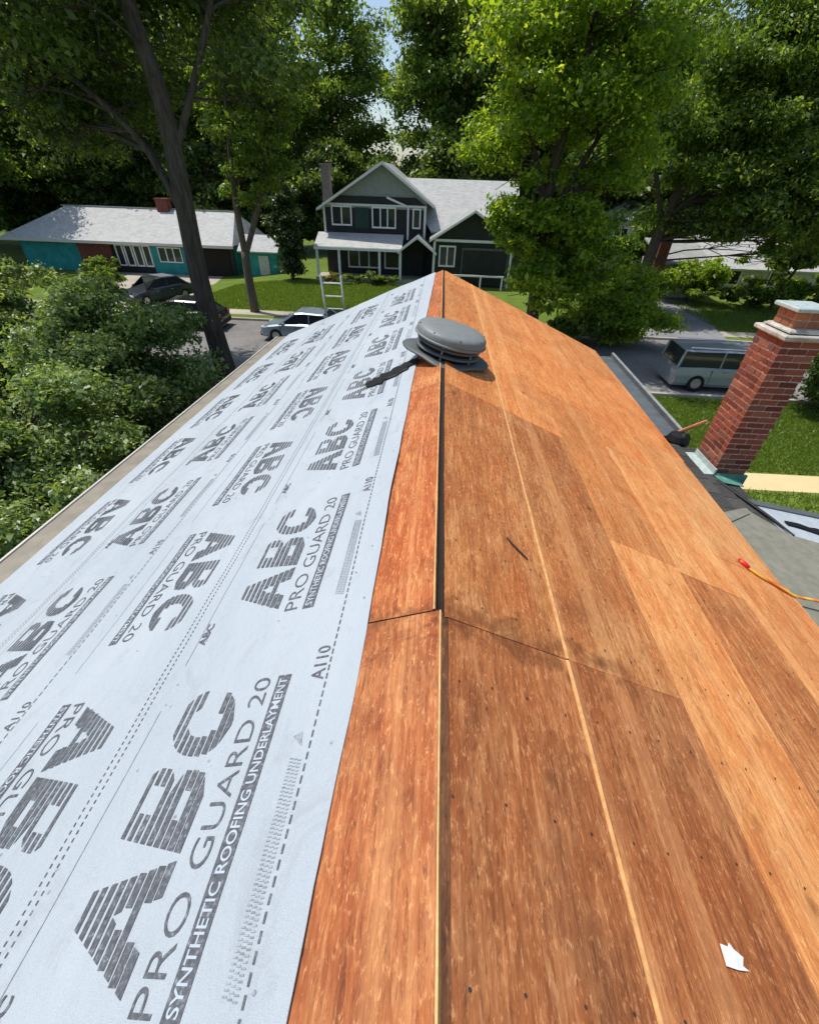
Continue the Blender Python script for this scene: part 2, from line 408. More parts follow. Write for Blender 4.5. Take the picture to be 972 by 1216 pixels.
sheet('pavement', -120, 120, 27.9, 29.1, M['concrete'], .012)
sheet('driveway', 0, 1, 0, 1, M['concrete'], .020, 8, 8, lambda u, v: (-25.0+8.2*u-6.0*v*v*(1-u)-3.2*v, 26.75+17.0*v))
sheet('neighbour_driveway', 0, 1, 0, 1, M['drive_asphalt'], .020, 2, 2, lambda u, v: (12.2+4.6*u+3.5*v, 26.75+14*v))
sheet('path', 0, 1, 0, 1, M['path'], .010, 1, 1, lambda u, v: (7.5+9*u, 11.05+.95*v+.10*u))
sheet('garden_bed', -16, -4.6, 2, 17.2, M['soil'], .008)

# ------------------------------------------------------------------ our house and its roof
RZ, SLP = 5.5, .42
NL = Vector((-SLP, 0, 1)).normalized(); NR = Vector((SLP, 0, 1)).normalized()
def SL(x, y, h=0):
    xx = x*(1-.02*y); return (xx+NL.x*h, y, RZ+SLP*xx+NL.z*h)
def SR(x, y, h=0):
    xx = x+max(0, x-1.3)*.024*(y-2.6); return (xx+NR.x*h, y, RZ-SLP*xx+NR.z*h)
YB, YF = -3.4, 10.24
house = thing('house', 'foreground house with bare orange plywood and white underlayment on its roof', 'house')
mb = MB(); mb.prism([(-3.45, -.02), (3.0, -.02), (3.0, 4.16), (0, 5.40), (-3.45, 3.98)], YB+.4, YF-.35); mb.build('wall', M['siding_own'], house)
mb = MB()
for a, b in ((0, 1),):
    L0 = [SL(-4.44, y, -.03) for y in (YB, YF)]; L1 = [SL(-.0, y, -.03) for y in (YB, YF)]
    R0 = [SR(3.2, y, -.03) for y in (YB, YF)]; R1 = [SR(0, y, -.03) for y in (YB, YF)]
mb.slab([L0[0], L1[0], L1[1], L0[1]], .05); mb.slab([R1[0], R0[0], R0[1], R1[1]], .05)
mb.build('roof_deck', M['deck_dark'], house)

def panel_mesh(fn, x0, x1, y0, y1, th, lift, wob=.0015):
    """sheet of plywood with slightly uneven edges, a subdivided top so it can bow"""
    nx, ny = 3, max(3, int((y1-y0)/.35)); vs = []; fs = []
    for lay in (0, 1):
        for j in range(ny+1):
            for i in range(nx+1):
                x = x0+(x1-x0)*i/nx; y = y0+(y1-y0)*j/ny
                if i in (0, nx): x += random.uniform(-wob, wob)
                h = lift+.0025*math.sin(3.1*x+1.7*y+x0*9)+(0 if lay == 0 else -th)
                vs.append(fn(x, y, h))
    k = (nx+1)*(ny+1)
    for j in range(ny):
        for i in range(nx):
            a = j*(nx+1)+i; fs.append((a, a+1, a+nx+2, a+nx+1)); a += k; fs.append((a+nx+1, a+nx+2, a+1, a))
    for j in range(ny):
        a = j*(nx+1); fs.append((a, a+nx+1, a+nx+1+k, a+k)); a += nx; fs.append((a+nx+1, a, a+k, a+nx+1+k))
    for i in range(nx):
        a = i; fs.append((a+1, a, a+k, a+1+k)); a = ny*(nx+1)+i; fs.append((a, a+1, a+1+k, a+k))
    mb = MB(); mb.add(vs, fs); return mb
G = .0014
courses = [
 (.016, .600, [YB, -1.53, 1.21, 3.95, 6.69, 9.43, YF], ['ply_dark', 'ply_dark', 'ply_mid', 'ply_far', 'ply_far', 'ply_far']),
 (.617, 1.240, [YB, -1.53, 1.21, 3.95, 6.69, 9.43, YF], ['ply_dark', 'ply_dark', 'ply_mid', 'ply_far', 'ply_far', 'ply_far']),
 (1.244, 1.825, [YB, -.31, 2.43, 5.17, 7.91, YF], ['ply_mid', 'ply_light', 'ply_far', 'ply_far', 'ply_far']),
 (1.829, 2.44, [YB, 2.38, 4.34, 7.08, YF], ['ply_mid', 'ply_light', 'ply_far', 'ply_far']),
 (2.444, 3.24, [YB, -.31, 2.9, 5.17, 7.91, YF], ['ply_mid', 'ply_far', 'ply_light', 'ply_far', 'ply_far'])]
for ci, (x0, x1, js, mats) in enumerate(courses):
    for i in range(len(js)-1):
        b1 = x1; a1 = .034 if (ci == 0 and i < 2) else .021 if ci == 0 else x0
        if ci == 4 and i == 2: b1 = 3.17
        if ci == 4 and i >= 3: b1 = 3.20
        panel_mesh(SR, a1, b1, js[i]+G, js[i+1]-G, .016, .0+random.uniform(-.001, .002)).build('plywood_panel', M[mats[i]], house)
for i in range(6):
    js = courses[0][2]; mb = MB(); n = 14; vs = []; fs = []
    for j in range(n+1):
        y = js[i]+.004+(js[i+1]-js[i]-.008)*j/n; wv = .0022*math.sin(j*2.1+i)+random.uniform(-.0012, .0012)
        for x, h in ((.6025+wv, -.006), (.6025+wv, .0035), (.6145+wv*.6, .0035), (.6145+wv*.6, -.006)): vs.append(SR(x, y, h))
    for j in range(n):
        for k in range(3): a = j*4+k; fs.append((a, a+1, a+5, a+4))
    mb.add(vs, fs); mb.build('joint_strip', M['bare_wood'], house)
for i, (y0, y1, xr, lift) in enumerate([(YB, -1.53, .004, .010), (-1.53, 1.235, .004, .010), (1.245, 3.95, -.026, .004), (3.95, 6.69, -.025, .003), (6.69, 9.43, -.023, .003), (9.43, YF, -.022, .003)]):
    f = lambda x, y, h: (x+NL.x*h, y, RZ+SLP*x+NL.z*h)
    p = panel_mesh(f, -1.20, xr-.006, y0+G, y1-G, .014, lift).build('plywood_panel', M['ply_red'], house)
    mb = MB(); n = 10; vs = []; fs = []
    for j in range(n+1):       # pale raw edge of the sheet beside the ridge
        y = y0+.004+(y1-y0-.008)*j/n; e = xr+random.uniform(-.001, .001)
        for x, h in ((xr-.0055, -.012), (xr-.0055, lift+.0035), (e, lift+.0032), (e, -.012)): vs.append(f(x, y, h))
    for j in range(n):
        for k in range(3): a = j*4+k; fs.append((a, a+1, a+5, a+4))
    mb.add(vs, fs); mb.build('panel_edge', M['bare_wood'], house)
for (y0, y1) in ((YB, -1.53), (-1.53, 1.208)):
    panel_mesh(SR, .006, .032, y0+G, y1-G, .012, -.0015, .002).build('ridge_strip', M['ridge_dark'], house)
# nail heads along rafters (too small to pick apart)
mb = MB()
for k in range(-8, 26):
    y = k*.406+.12
    for x in np.arange(.06, 3.15, .155):
        xx, yy = x+random.uniform(-.02, .02), y+random.uniform(-.012, .012)
        c = SR(xx, yy, .0046); r = .0048; mb.add([(c[0]+r*math.cos(a), c[1]+r*math.sin(a), c[2]-SLP*r*math.cos(a)) for a in (0, 1.05, 2.1, 3.14, 4.2, 5.2)], [(0, 1, 2, 3, 4, 5)])
tag(mb.build('nail_heads', M['nail'], house), kind='stuff')

# ------------------------------------------------------------------ underlayment and its print
def wr(x, y):
    return max(-.0035, .0045*math.sin(5.3*x+1.1*y)*math.sin(1.3*y+2*x)+.0040*math.sin(7.1*x-2.3*y)*math.sin(.9*y-x+2)+.0035*math.sin(2.1*y-3.2*x+1)+.0016*math.sin(9*x-4*y)+.0012*math.sin(11*y+3*x))
def edge_x(y):
    pts = [(-4, -.37), (0, -.352), (1.24, -.322), (3.7, -.302), (8.8, -.19), (10.3, -.165)]
    for (a, u), (b, v) in zip(pts, pts[1:]):
        if y <= b: return u+(v-u)*(y-a)/(b-a)
    return pts[-1][1]
def US(x, y, h): return SL(x, y, h+wr(x, y))
def membrane_sheet(xa, xb, h, curl=0):
    nx, ny = int(abs(xb-(xa if not callable(xa) else -.3))/.06), int((YF+.03-YB)/.08); vs = []; fs = []
    for j in range(ny+1):
        y = YB+(YF+.03-YB)*j/ny
        a = xa(y)/(1-.02*y)+.004*math.sin(2.3*y)+.0025*math.sin(7.1*y+1)+random.uniform(-.001, .001) if callable(xa) else xa+.004*math.sin(y*1.3)
        for i in range(nx+1):
            x = a+(xb-a)*i/nx
            vs.append(US(x, y, h))
    k = len(vs)
    for j in range(ny):
        for i in range(nx): q = j*(nx+1)+i; fs.append((q+1, q, q+nx+1, q+nx+2))
    mb = MB(); mb.add(vs, fs)
    # turned-down edges give the sheet a thickness
    for idx in (range(0, ny*(nx+1)+1, nx+1), range(nx, (ny+1)*(nx+1), nx+1), range(ny*(nx+1), (ny+1)*(nx+1))):
        ii = list(idx); top = [Vector(vs[q]) for q in ii]; bot = [p-NL*.005 for p in top]; n = len(top)
        mb.add(top+bot, [(q, q+1, n+q+1, n+q) for q in range(n-1)])
    return mb.build('underlayment_sheet', M['membrane'], house, smooth=False)
sheet1 = membrane_sheet(edge_x, -2.30, .019)
sheet2 = membrane_sheet(-2.17, -4.40, .013)
for s_ in (sheet1, sheet2): s_.data.polygons.foreach_set('use_smooth', [True]*len(s_.data.polygons))

def glyph_spans(ch, v):
    if ch == 'A':
        l_, r_ = .47*v, 1-.26*v; sp = [(l_, r_)]
        if .36 < v < .64: sp = [(l_, l_+.28+(v-.36)*.14), (r_-.28-(v-.36)*.14, r_)]
        elif v < .17: sp = [(l_, l_+.30), (r_-.30, r_)]
        return sp
    if ch == 'B':
        c, r = (.27, .27) if v < .52 else (.76, .24)
        t = min(1, abs(v-c)/r); xr = .62+.36*math.sqrt(max(0, 1-t**2.6)) - (.03 if v > .52 else 0)
        if abs(v-.27) < .10 or abs(v-.76) < .085: return [(0, .33), (.70, xr)]
        return [(0, xr)]
    if ch == 'C':
        t = (v-.5)/.5; xo = math.sqrt(max(0, 1-abs(t)**2.3))*.5
        ti = (v-.5)/.27
        if abs(ti) >= 1: return [(.5-xo, .5+xo)]
        xi = math.sqrt(1-abs(ti)**2.2)*.24
        if abs(v-.5) < .13: return [(.5-xo, .5-xi)]
        return [(.5-xo, .5-xi), (.5+xi, .5+xo)]
_txt = {}
def text_mesh(st, bold=.0):
    if (st, bold) not in _txt:
        cu = bpy.data.curves.new('t', 'FONT'); cu.body = st; cu.size = 1; cu.offset = bold; cu.resolution_u = 4; cu.fill_mode = 'FRONT'
        o = bpy.data.objects.new('t', cu); COL.objects.link(o); bpy.context.view_layer.update()
        me = bpy.data.meshes.new_from_object(o.evaluated_get(bpy.context.evaluated_depsgraph_get()))
        vs = np.array([v.co[:2] for v in me.vertices]); fs = [tuple(p.vertices) for p in me.polygons]
        bpy.data.objects.remove(o); bpy.data.meshes.remove(me); bpy.data.curves.remove(cu)
        vs = (vs-vs.min(0))/(vs.max(0)-vs.min(0)); _txt[(st, bold)] = (vs, fs)
    return _txt[(st, bold)]
def put_text(mb, st, fn, u0, u1, v0, v1, h, bold=0):
    vs, fs = text_mesh(st, bold)
    mb.add([fn(u0+(u1-u0)*a, v0+(v1-v0)*b, h) for a, b in vs], fs)
def rectq(mb, fn, u0, u1, v0, v1, h, n=1):
    vs = []; 
    for i in range(n+1):
        u = u0+(u1-u0)*i/n; vs += [fn(u, v0, h), fn(u, v1, h)]
    mb.add(vs, [(2*i, 2*i+2, 2*i+3, 2*i+1) for i in range(n)])
def logo(ik, wk, wp, fn, lim):
    NS = 9
    for ch, a, b in (('A', .03, .345), ('B', .365, .625), ('C', .665, .955)):
        for k in range(NS):
            # rule printed lettering: thin lines at the top, heavy lines at the foot
            va = k/NS; vb = va+(1/NS)*(.84-.34*k/NS)
            s0, s1 = glyph_spans(ch, va+.002), glyph_spans(ch, vb)
            if len(s0) != len(s1): s0 = s1 = glyph_spans(ch, (va+vb)/2)
            for (p, q), (r, t) in zip(s0, s1):
                w_ = b-a; va_, vb_ = (0, 0) if ch == 'A' else (.055*va, .055*vb)
                for i in range(2):
                    e0, e1 = i/2, (i+1)/2
                    ik.add([fn(a+va_+w_*(p+(q-p)*e0), .215+.305*va, .0025), fn(a+va_+w_*(p+(q-p)*e1), .215+.305*va, .0025), fn(a+vb_+w_*(r+(t-r)*e1), .215+.305*vb, .0025), fn(a+vb_+w_*(r+(t-r)*e0), .215+.305*vb, .0025)], [(0, 1, 2, 3)])
    put_text(ik, 'PRO GUARD 20', fn, .0, 1.0, .095, .170, .0025, -.008)
    rectq(ik, fn, -.01, 1.0, 0, .062, .0022, 10)
    put_text(wp, 'SYNTHETIC ROOFING UNDERLAYMENT', fn, .005, .985, .012, .05, .0036, .012)
def row(sh, h, x0, sgn, starts):
    """sgn +1: reads away from the camera, foot towards the ridge; -1: upside down"""
    for st in starts:
        q = MB()
        fn = (lambda u, v, z: US(x0-v, st+u, h+z)) if sgn > 0 else (lambda u, v, z: US(x0+v, st-u, h+z))
        class W_:
            def add(self, vs, fs): q.k = 1; q.add(vs, fs); q.k = 0
        logo(q, None, W_(), fn, 0)
        q.build('printed_logo', [M['ink'], M['white_print']], sh)
P = 1.385
row(sheet1, .019, -.645, 1, [.03+P*k for k in range(-1, 7)])
row(sheet1, .019, -2.03, -1, [1.07+P*k for k in range(-1, 7)])
row(sheet2, .013, -2.60, 1, [1.21+P*k for k in range(-2, 6)])
row(sheet2, .013, -4.07, -1, [2.38+P*k for k in range(-1, 6)])
def small_print(sh, h, xe):
    """lap lines, nailing line, tiny type near the top edge of a roll (xe) and along its middle"""
    ik = MB()
    fn = lambda u, v, z: US(xe-v, u, h+z)
    y = YB+.1
    while y < YF-.1:                                     # dashes of the lap line
        rectq(ik, fn, y, y+.026, .117, .124, .0022); y += .040
    for off in (1.025, 1.060):
        y = YB+.1
        while y < YF-.1:
            rectq(ik, fn, y, y+.014, off, off+.006, .0022); y += .026
    ik.build('printed_line', M['ink'], sh)
    wk = MB()
    for k in range(-2, 7):
        s0 = .05+P*k
        y = s0+.02
        while y < s0+.62:                                # column of very small type
            for q in range(3):
                rectq(wk, fn, y+.004*q, y+.0045+.004*q, .140+q*.017, .154+q*.017, .0022)
            y += .012
        wk.add([fn(*p, .0024) for p in ((s0+.66, .155), (s0+.70, .20), (s0+.715, .165))], [(0, 1, 2)])
        rectq(wk, fn, s0-.25, s0+.9, .335+.61, .338+.61, .0022, 8)
        rectq(wk, fn, s0-.15, s0+.95, 1.78, 1.783, .0022, 8)
    wk.build('printed_line', M['ink_worn'], sh)
    for k in range(-1, 7):
        tk = MB(); put_text(tk, 'A110', fn, .98+P*k, 1.15+P*k, .135, .195, .0024, .01); tk.build('printed_lettering', M['ink'], sh)
        tk = MB(); put_text(tk, 'ABC', fn, 1.30+P*k, 1.44+P*k, .895, .94, .0024, .03); tk.build('printed_lettering', M['ink'], sh)
small_print(sheet1, .019, -.352); small_print(sheet2, .013, -2.20)
mb = MB()
for k in range(420):
    x = random.choice([-.42, -.9, -1.3, -1.75, -2.2, -2.7, -3.2, -3.7, -4.2])+random.uniform(-.08, .08); y = random.uniform(YB+.2, YF-.2)
    h = .020 if x > -2.2 else .014; r = .0065
    fn = lambda u, v, z: US(x+u, y+v, h+z)
    b = [fn(r*math.cos(a), r*math.sin(a), 0) for a in np.arange(0, 6.2, .9)]
    t = [fn(.7*r*math.cos(a), .7*r*math.sin(a), .0012) for a in np.arange(0, 6.2, .9)]
    n = len(b); mb.add(b+t, [tuple(range(n, 2*n))]+[(i, (i+1) % n, n+(i+1) % n, n+i) for i in range(n)])
tag(mb.build('cap_nails', M['ink_worn'], house), kind='stuff')

# ------------------------------------------------------------------ gutters, lower roof, chimney
def sweep(prof, ys, place):
    mb = MB(); n = len(prof); vs = []
    for y in ys: vs += [place(y, a, b) for a, b in prof]
    mb.add(vs, [(j*n+i, j*n+(i+1) % n, (j+1)*n+(i+1) % n, (j+1)*n+i) for j in range(len(ys)-1) for i in range(n)]+[tuple(range(n))[::-1], tuple(range((len(ys)-1)*n, len(ys)*n))])
    return mb
ysg = [YB+(YF-YB)*i/24 for i in range(25)]
def gl(y, a, b):
    p = SL(-4.41, y, 0); return (p[0]-a*(1.25-.035*y), y, p[2]+b)
gt = sweep([(-.02, -.02), (.30, -.055), (.30, -.20), (.05, -.20)], ysg, gl).build('gutter', M['gutter'], house)
sweep([(.288, -.053), (.288, -.038), (.312, -.038), (.312, -.075), (.302, -.075)], ysg, gl).build('gutter_lip', M['gutter_lip'], gt)
sweep([(-.015, -.012), (.030, -.016), (.030, -.028), (-.015, -.024)], ysg, gl).build('drip_edge', M['gutter_lip'], gt)
ysr = [6.15+.4*i for i in range(11)]
def gr(y, a, b):
    p = SR(3.22, y, 0); return (p[0]+a, y, p[2]+b)
gt = sweep([(.02, -.05), (.04, -.05), (.04, -.10), (.33, -.10), (.33, -.01), (.36, -.01), (.36, -.16), (.02, -.16)], ysr, gr).build('gutter', M['gutter_dark'], house)
sweep([(.325, -.009), (.325, .006), (.375, .006), (.375, -.02)], ysr, gr).build('gutter_lip', M['gutter_edge'], gt)
sweep([(.042, -.085), (.328, -.085), (.328, -.098), (.042, -.098)], ysr, gr).build('gutter_floor', M['gutter_dark'], gt)

def LR(x, y, h=0):                                        # the small lower roof, falling away from the wall
    return (x, y, 4.02-.16*(x-3.2)+h)
lr = MB(); lr.slab([LR(2.9, -2), LR(4.05, -2), LR(4.05, 5.9), LR(2.9, 5.9)], .12); lr.slab([LR(4.05, -2, -.02), LR(6.4, -2, -.02), LR(6.4, 4.55, -.02), LR(4.05, 4.55, -.02)], .10)
low = lr.build('lower_roof', M['deck_dark'], house)
mb = MB(); mb.box(3.0, 6.1, -1.6, 4.3, -.02, 3.42); mb.build('wall', M['siding_own'], house)
for j, (xa, xb) in enumerate([(3.05, 3.36), (3.32, 3.58), (3.54, 3.80), (3.76, 4.02)]):
    k = 0; y = 4.02
    while y < 5.85:
        L_ = random.uniform(.27, .33); y2 = min(y+L_, 5.88)
        mb = MB(); h = .030-.007*j+random.uniform(0, .003)
        mb.slab([LR(xa, y+.004, h+.0), LR(xb+random.uniform(-.004, .004), y+.004, h+.012), LR(xb, y2-.004, h+.012), LR(xa, y2-.004, h)], .008)
        if not (3.70 < (xa+xb)/2 and y > 5.05): mb.build('shingle', M['shingle'], low)
        y = y2
# grey-olive felt sheet creased over the near part, white membrane beyond it
mb = MB(); P_ = [(3.10, 4.02, .055), (3.72, 4.36, .045), (4.02, 3.95, .050), (5.3, 3.72, .050), (5.3, -1.5, .05), (3.30, -1.5, .05), (3.16, 3.4, .055)]
mb.slab([LR(*p) for p in P_], .012); mb.build('felt_sheet', M['felt'], low)
mb = MB(); mb.slab([LR(3.12, 4.00, .066), LR(3.74, 4.35, .056), (LR(3.72, 4.24, .060)), LR(3.16, 3.84, .07)], .008); mb.build('felt_fold', M['felt'], low)
mb = MB(); mb.slab([LR(3.95, 4.52, .03), LR(6.3, 4.46, .03), LR(6.3, 3.0, .03), LR(4.05, 3.6, .03)], .010); mb.build('underlayment_sheet', M['membrane'], low)
mb = MB(); mb.tube([LR(3.72, 4.98, .03), LR(3.86, 4.62, .035), LR(3.98, 4.22, .055), LR(4.06, 3.93, .06)], [.022, .022, .018, .010], 6); mb.build('edge_trim', M['black'], low)
mb = MB(); mb.slab([LR(3.9, 4.50, .05), LR(6.3, 4.45, .05), LR(6.3, 4.55, .05), LR(3.9, 4.60, .05)], .05); mb.build('edge_trim', M['gutter_dark'], low)
# black strip scrap on the lower white sheet
def ragged_strip(name, fn, L_, W_, n, mat, parent=None, hgt=.012):
    vs = []; fs = []
    for i in range(n+1):
        u = -L_/2+L_*i/n; a = W_/2*random.uniform(.5, 1.3); b = W_/2*random.uniform(.5, 1.3)
        if i in (0, n): a *= .5; b *= .5
        c = .012*math.sin(i*1.3)
        for v, h in ((-a+c, 0), (-a*.9+c, hgt), (b*.9+c, hgt*1.3), (b+c, 0)): vs.append(fn(u, v, h))
    for i in range(n):
        for k in range(4): p = i*4+k; q = i*4+(k+1) % 4; fs.append((p, q, q+4, p+4))
    fs += [(3, 2, 1, 0), tuple(range(n*4, n*4+4))]
    mb = MB(); mb.add(vs, fs); return mb.build(name, mat, parent)
r_ = ragged_strip('black_strip', lambda u, v, h: LR(4.62+u*.98-v*.2, 4.12+u*-.16+v, .042+h), .95, .13, 10, M['black'])
tag(r_, 'black ragged strip lying on the white sheet of the small lower roof at the right', 'scrap')
# chimney
chim = MB(); chim.box(3.733, 4.137, 5.142, 5.638, 3.55, 5.70); ch = chim.build('chimney', M['mortar'], house)
BL, BH, BW, JT = .192, .060, .092, .016
def brick_mesh(l, w_, h_):
    q = MB(); q.bbox(-l/2, l/2, -w_/2, w_/2, -h_/2, h_, .004)
    me = q.mesh('brick', M['brick']); return me
protos = {}
def put_brick(name, parent, c, l, w_, h_, rz=0, mat='brick'):
    key = (round(l, 3), round(w_, 3), round(h_, 3), mat)
    if key not in protos:
        q = MB(); q.bbox(-l/2, l/2, -w_/2, w_/2, -h_/2, h_/2, .004); protos[key] = q.mesh('brick', M[mat])
    o = bpy.data.objects.new(name, protos[key]); o.location = c; o.rotation_euler = (random.uniform(-.012, .012), random.uniform(-.012, .012), rz+random.uniform(-.012, .012)); return link(o, parent)
def brick_course(parent, x0, x1, y0, y1, z, h_, off, full=True):
    # runs round the four faces, half bricks at alternating ends
    def run(a, b, off):
        out = []; p = a-(BL+JT)*off
        while p < b-.02:
            s_, e_ = max(a, p), min(b, p+BL)
            if e_-s_ > .03: out.append((s_, e_))
            p += BL+JT
        return out
    for s_, e_ in run(x0, x1, off): put_brick('brick', parent, ((s_+e_)/2, y0+.045+random.uniform(-.002, .002), z+h_/2), e_-s_, .09, h_)
    for s_, e_ in run(y0+.1, y1, off): put_brick('brick', parent, (x0+.045+random.uniform(-.002, .002), (s_+e_)/2, z+h_/2), e_-s_, .09, h_, R_(90))
    for s_, e_ in run(y0+.1, y1, off): put_brick('brick', parent, (x1-.045, (s_+e_)/2, z+h_/2), e_-s_, .09, h_, R_(90))
nC = 25; z0c = 3.84
for i in range(nC):
    z = z0c+i*.0745
    brick_course(ch, 3.725, 4.145, 5.134, 5.646, z, .0575, .5 if i % 2 else 0)
ztop = z0c+nC*.0745
mb = MB(); mb.bbox(3.685, 4.185, 5.095, 5.685, ztop+.002, ztop+.055, .012); mb.bbox(3.74, 4.13, 5.15, 5.63, ztop+.053, ztop+.10, .03); mb.build('chimney_cap', M['concrete_cap'], ch)
fz = ztop+.10
mb = MB(); mb.box(3.80, 4.08, 5.24, 5.56, fz, fz+.17); mb.build('flue', M['mortar'], ch)
for i in range(2):
    for s_, e_ in ((3.795, 3.935), (3.947, 4.085)): put_brick('flue_brick', ch, ((s_+e_)/2, 5.265, fz+.042+i*.082), e_-s_, .06, .07, 0, 'brick_flue')
    for s_, e_ in ((5.305, 5.43), (5.442, 5.565)): put_brick('flue_brick', ch, (3.822, (s_+e_)/2, fz+.042+i*.082), e_-s_, .06, .07, R_(90), 'brick_flue')
mb = MB(); mb.bbox(3.74, 4.14, 5.19, 5.61, fz+.17, fz+.215, .01); mb.build('flue_cap', M['lead'], ch)
mb = MB(); mb.box(3.715, 3.735, 5.10, 5.66, 3.90, 4.06); mb.box(3.58, 3.72, 5.10, 5.68, 3.955, 3.985); mb.build('flashing', M['lead'], ch)
mb = MB(); mb.box(3.72, 4.16, 5.095, 5.13, 3.84, 3.99); mb.slab([LR(3.73, 4.93, .045), LR(4.05, 4.93, .045), LR(4.05, 5.094, .05), LR(3.73, 5.094, .05)], .012); mb.build('flashing', M['copper'], ch)
mb = MB(); mb.tube([(3.62, 6.02, 4.00), (3.70, 5.92, 4.05)], [.11, .10], 12); mb.lathe([(.02, .10), (.12, .08), (.155, 0), (.12, -.08), (.02, -.10)], 14, lambda x, y, z: (3.60+x, 6.0+y, 4.02+z)); 
tag(mb.build('rolled_bag', M['black']), 'black bundled plastic bag tucked between the eave and the brick chimney', 'bag')
mb = MB(); mb.tube([(3.62, 6.22, 3.98), (3.74, 6.05, 4.20)], .022, 6); mb.tube([(3.74, 6.05, 4.2), (3.83, 5.9, 4.38)], .022, 6)
tag(mb.build('wooden_stake', M['pink_wood']), 'reddish wooden stake leaning from the eave against the brick chimney', 'stake')

# ------------------------------------------------------------------ loose things on the roof
vt = thing('roof_vent', 'grey domed roof vent on a round flange straddling the ridge', 'roof vent', (.03, 4.88, 5.455))
tl = R_(12.5)
def vf(x, y, z):
    return (x*math.cos(tl)+z*math.sin(tl), y, -x*math.sin(tl)+z*math.cos(tl))
def ff(x, y, z):
    k = 1+.085*math.cos(4*math.atan2(y, x)) if math.hypot(x, y) > .4 else 1
    return vf(x*k, y*k, z+.006*math.sin(5*math.atan2(y, x)) if k != 1 else z)
def lathe(name, prof, mat, sides=40, par=vt, smooth=True):
    q = MB(); q.lathe(prof, sides, ff if name == 'flange' else vf); o = q.build(name, mat, par, world=False)
    if smooth:
        for p in o.data.polygons: p.use_smooth = len(p.vertices) == 4
    return o
lathe('flange', [(.30, .0), (.455, -.004), (.46, .006), (.43, .022), (.30, .026)], M['vent_dark'])
lathe('throat', [(.315, .01), (.315, .24)], M['black'])  # coloured black for the shade beneath the dome
lathe('baffle_ring', [(.28, .070), (.362, .060), (.366, .066), (.35, .082), (.28, .088)], M['vent_dark'])
lathe('baffle_ring', [(.28, .132), (.352, .124), (.357, .130), (.34, .146), (.28, .150)], M['vent_dark'])
lathe('dome', [(.30, .176), (.380, .166), (.386, .174), (.386, .244), (.372, .266), (.343, .282), (.28, .295), (.19, .305), (.08, .311), (.01, .312)], M['vent'])
lathe('rim_bead', [(.384, .176), (.399, .180), (.402, .187), (.399, .194), (.384, .198)], M['vent'])
for k in range(8):
    a = k*math.pi/4+.2; q = MB(); q.tube([vf(.365*math.cos(a), .365*math.sin(a), .262), vf(.366*math.cos(a), .366*math.sin(a), .275)], .009, 6); q.build('screw', M['vent_dark'], vt, world=False)
for k in range(6):
    a = k*math.pi/3+.3; q = MB(); c = [vf(.33*math.cos(a), .33*math.sin(a), z) for z in (.02, .19)]; q.tube(c, .012, 6); q.build('bracket', M['vent'], vt, world=False)
tag(ragged_strip('black_strip', lambda u, v, h: US((-.53+u*.90-v*.42)/(1-.02*4.7), 4.64+u*.46+v*.9, .034+h), .60, .24, 14, M['black'], hgt=.008), 'black ragged strip for the shadow under lifted underlayment beside the roof vent', 'scrap')  # black strip stands in for the shadow gap under a lifted flap
q = MB()
pts = [SR(2.74, 2.98, .02), SR(2.80, 2.92, .014), SR(2.90, 2.86, .014), SR(3.0, 2.84, .014), SR(3.12, 2.80, .014), SR(3.24, 2.78, .016), (3.45, 2.76, 4.13), (3.8, 2.72, 4.05), (4.2, 2.70, 3.99), (4.8, 2.6, 3.90), (5.6, 2.5, 3.78)]
def smooth_path(p, k=4):
    p = [Vector(a) for a in p]; out = []
    for i in range(len(p)-1):
        a, b, c, d = p[max(i-1, 0)], p[i], p[i+1], p[min(i+2, len(p)-1)]
        for j in range(k):
            t = j/k; out.append(.5*((2*b)+(c-a)*t+(2*a-5*b+4*c-d)*t*t+(-a+3*b-3*c+d)*t**3))
    return out+[p[-1]]
rp = thing('rope', 'orange and yellow rope with a red end running off the plywood eave', 'rope', pts[0])
q.tube(smooth_path(pts), .0125, 8); q.build('strand', M['rope'], rp, smooth=True)
q = MB(); q.tube([SR(2.735, 3.0, .02), SR(2.77, 2.955, .018), SR(2.80, 2.92, .015)], [.012, .024, .017], 8); q.build('rope_end', M['red'], rp, smooth=True)
q = MB(); pp = [(-.042, -.02), (-.035, .03), (-.008, .026), (.0, .036), (.012, .022), (.040, .008), (.028, -.012), (.044, -.022), (.0, -.024)]
q.slab([SR(.94+a, .27+b, .006+.006*abs(math.sin(9*a+40*b))) for a, b in pp], .002); tag(q.build('paper_scrap', M['paper']), 'small torn white paper scrap lying on the dark plywood near the camera', 'paper scrap')
q = MB(); q.tube([SR(.388, 1.945, .008), SR(.44, 1.88, .007), SR(.475, 1.845, .008), SR(.505, 1.815, .007)], [.0035, .006, .0055, .003], 6); tag(q.build('twig', M['twig']), 'short dark twig lying on the plywood between ridge and first seam', 'twig')
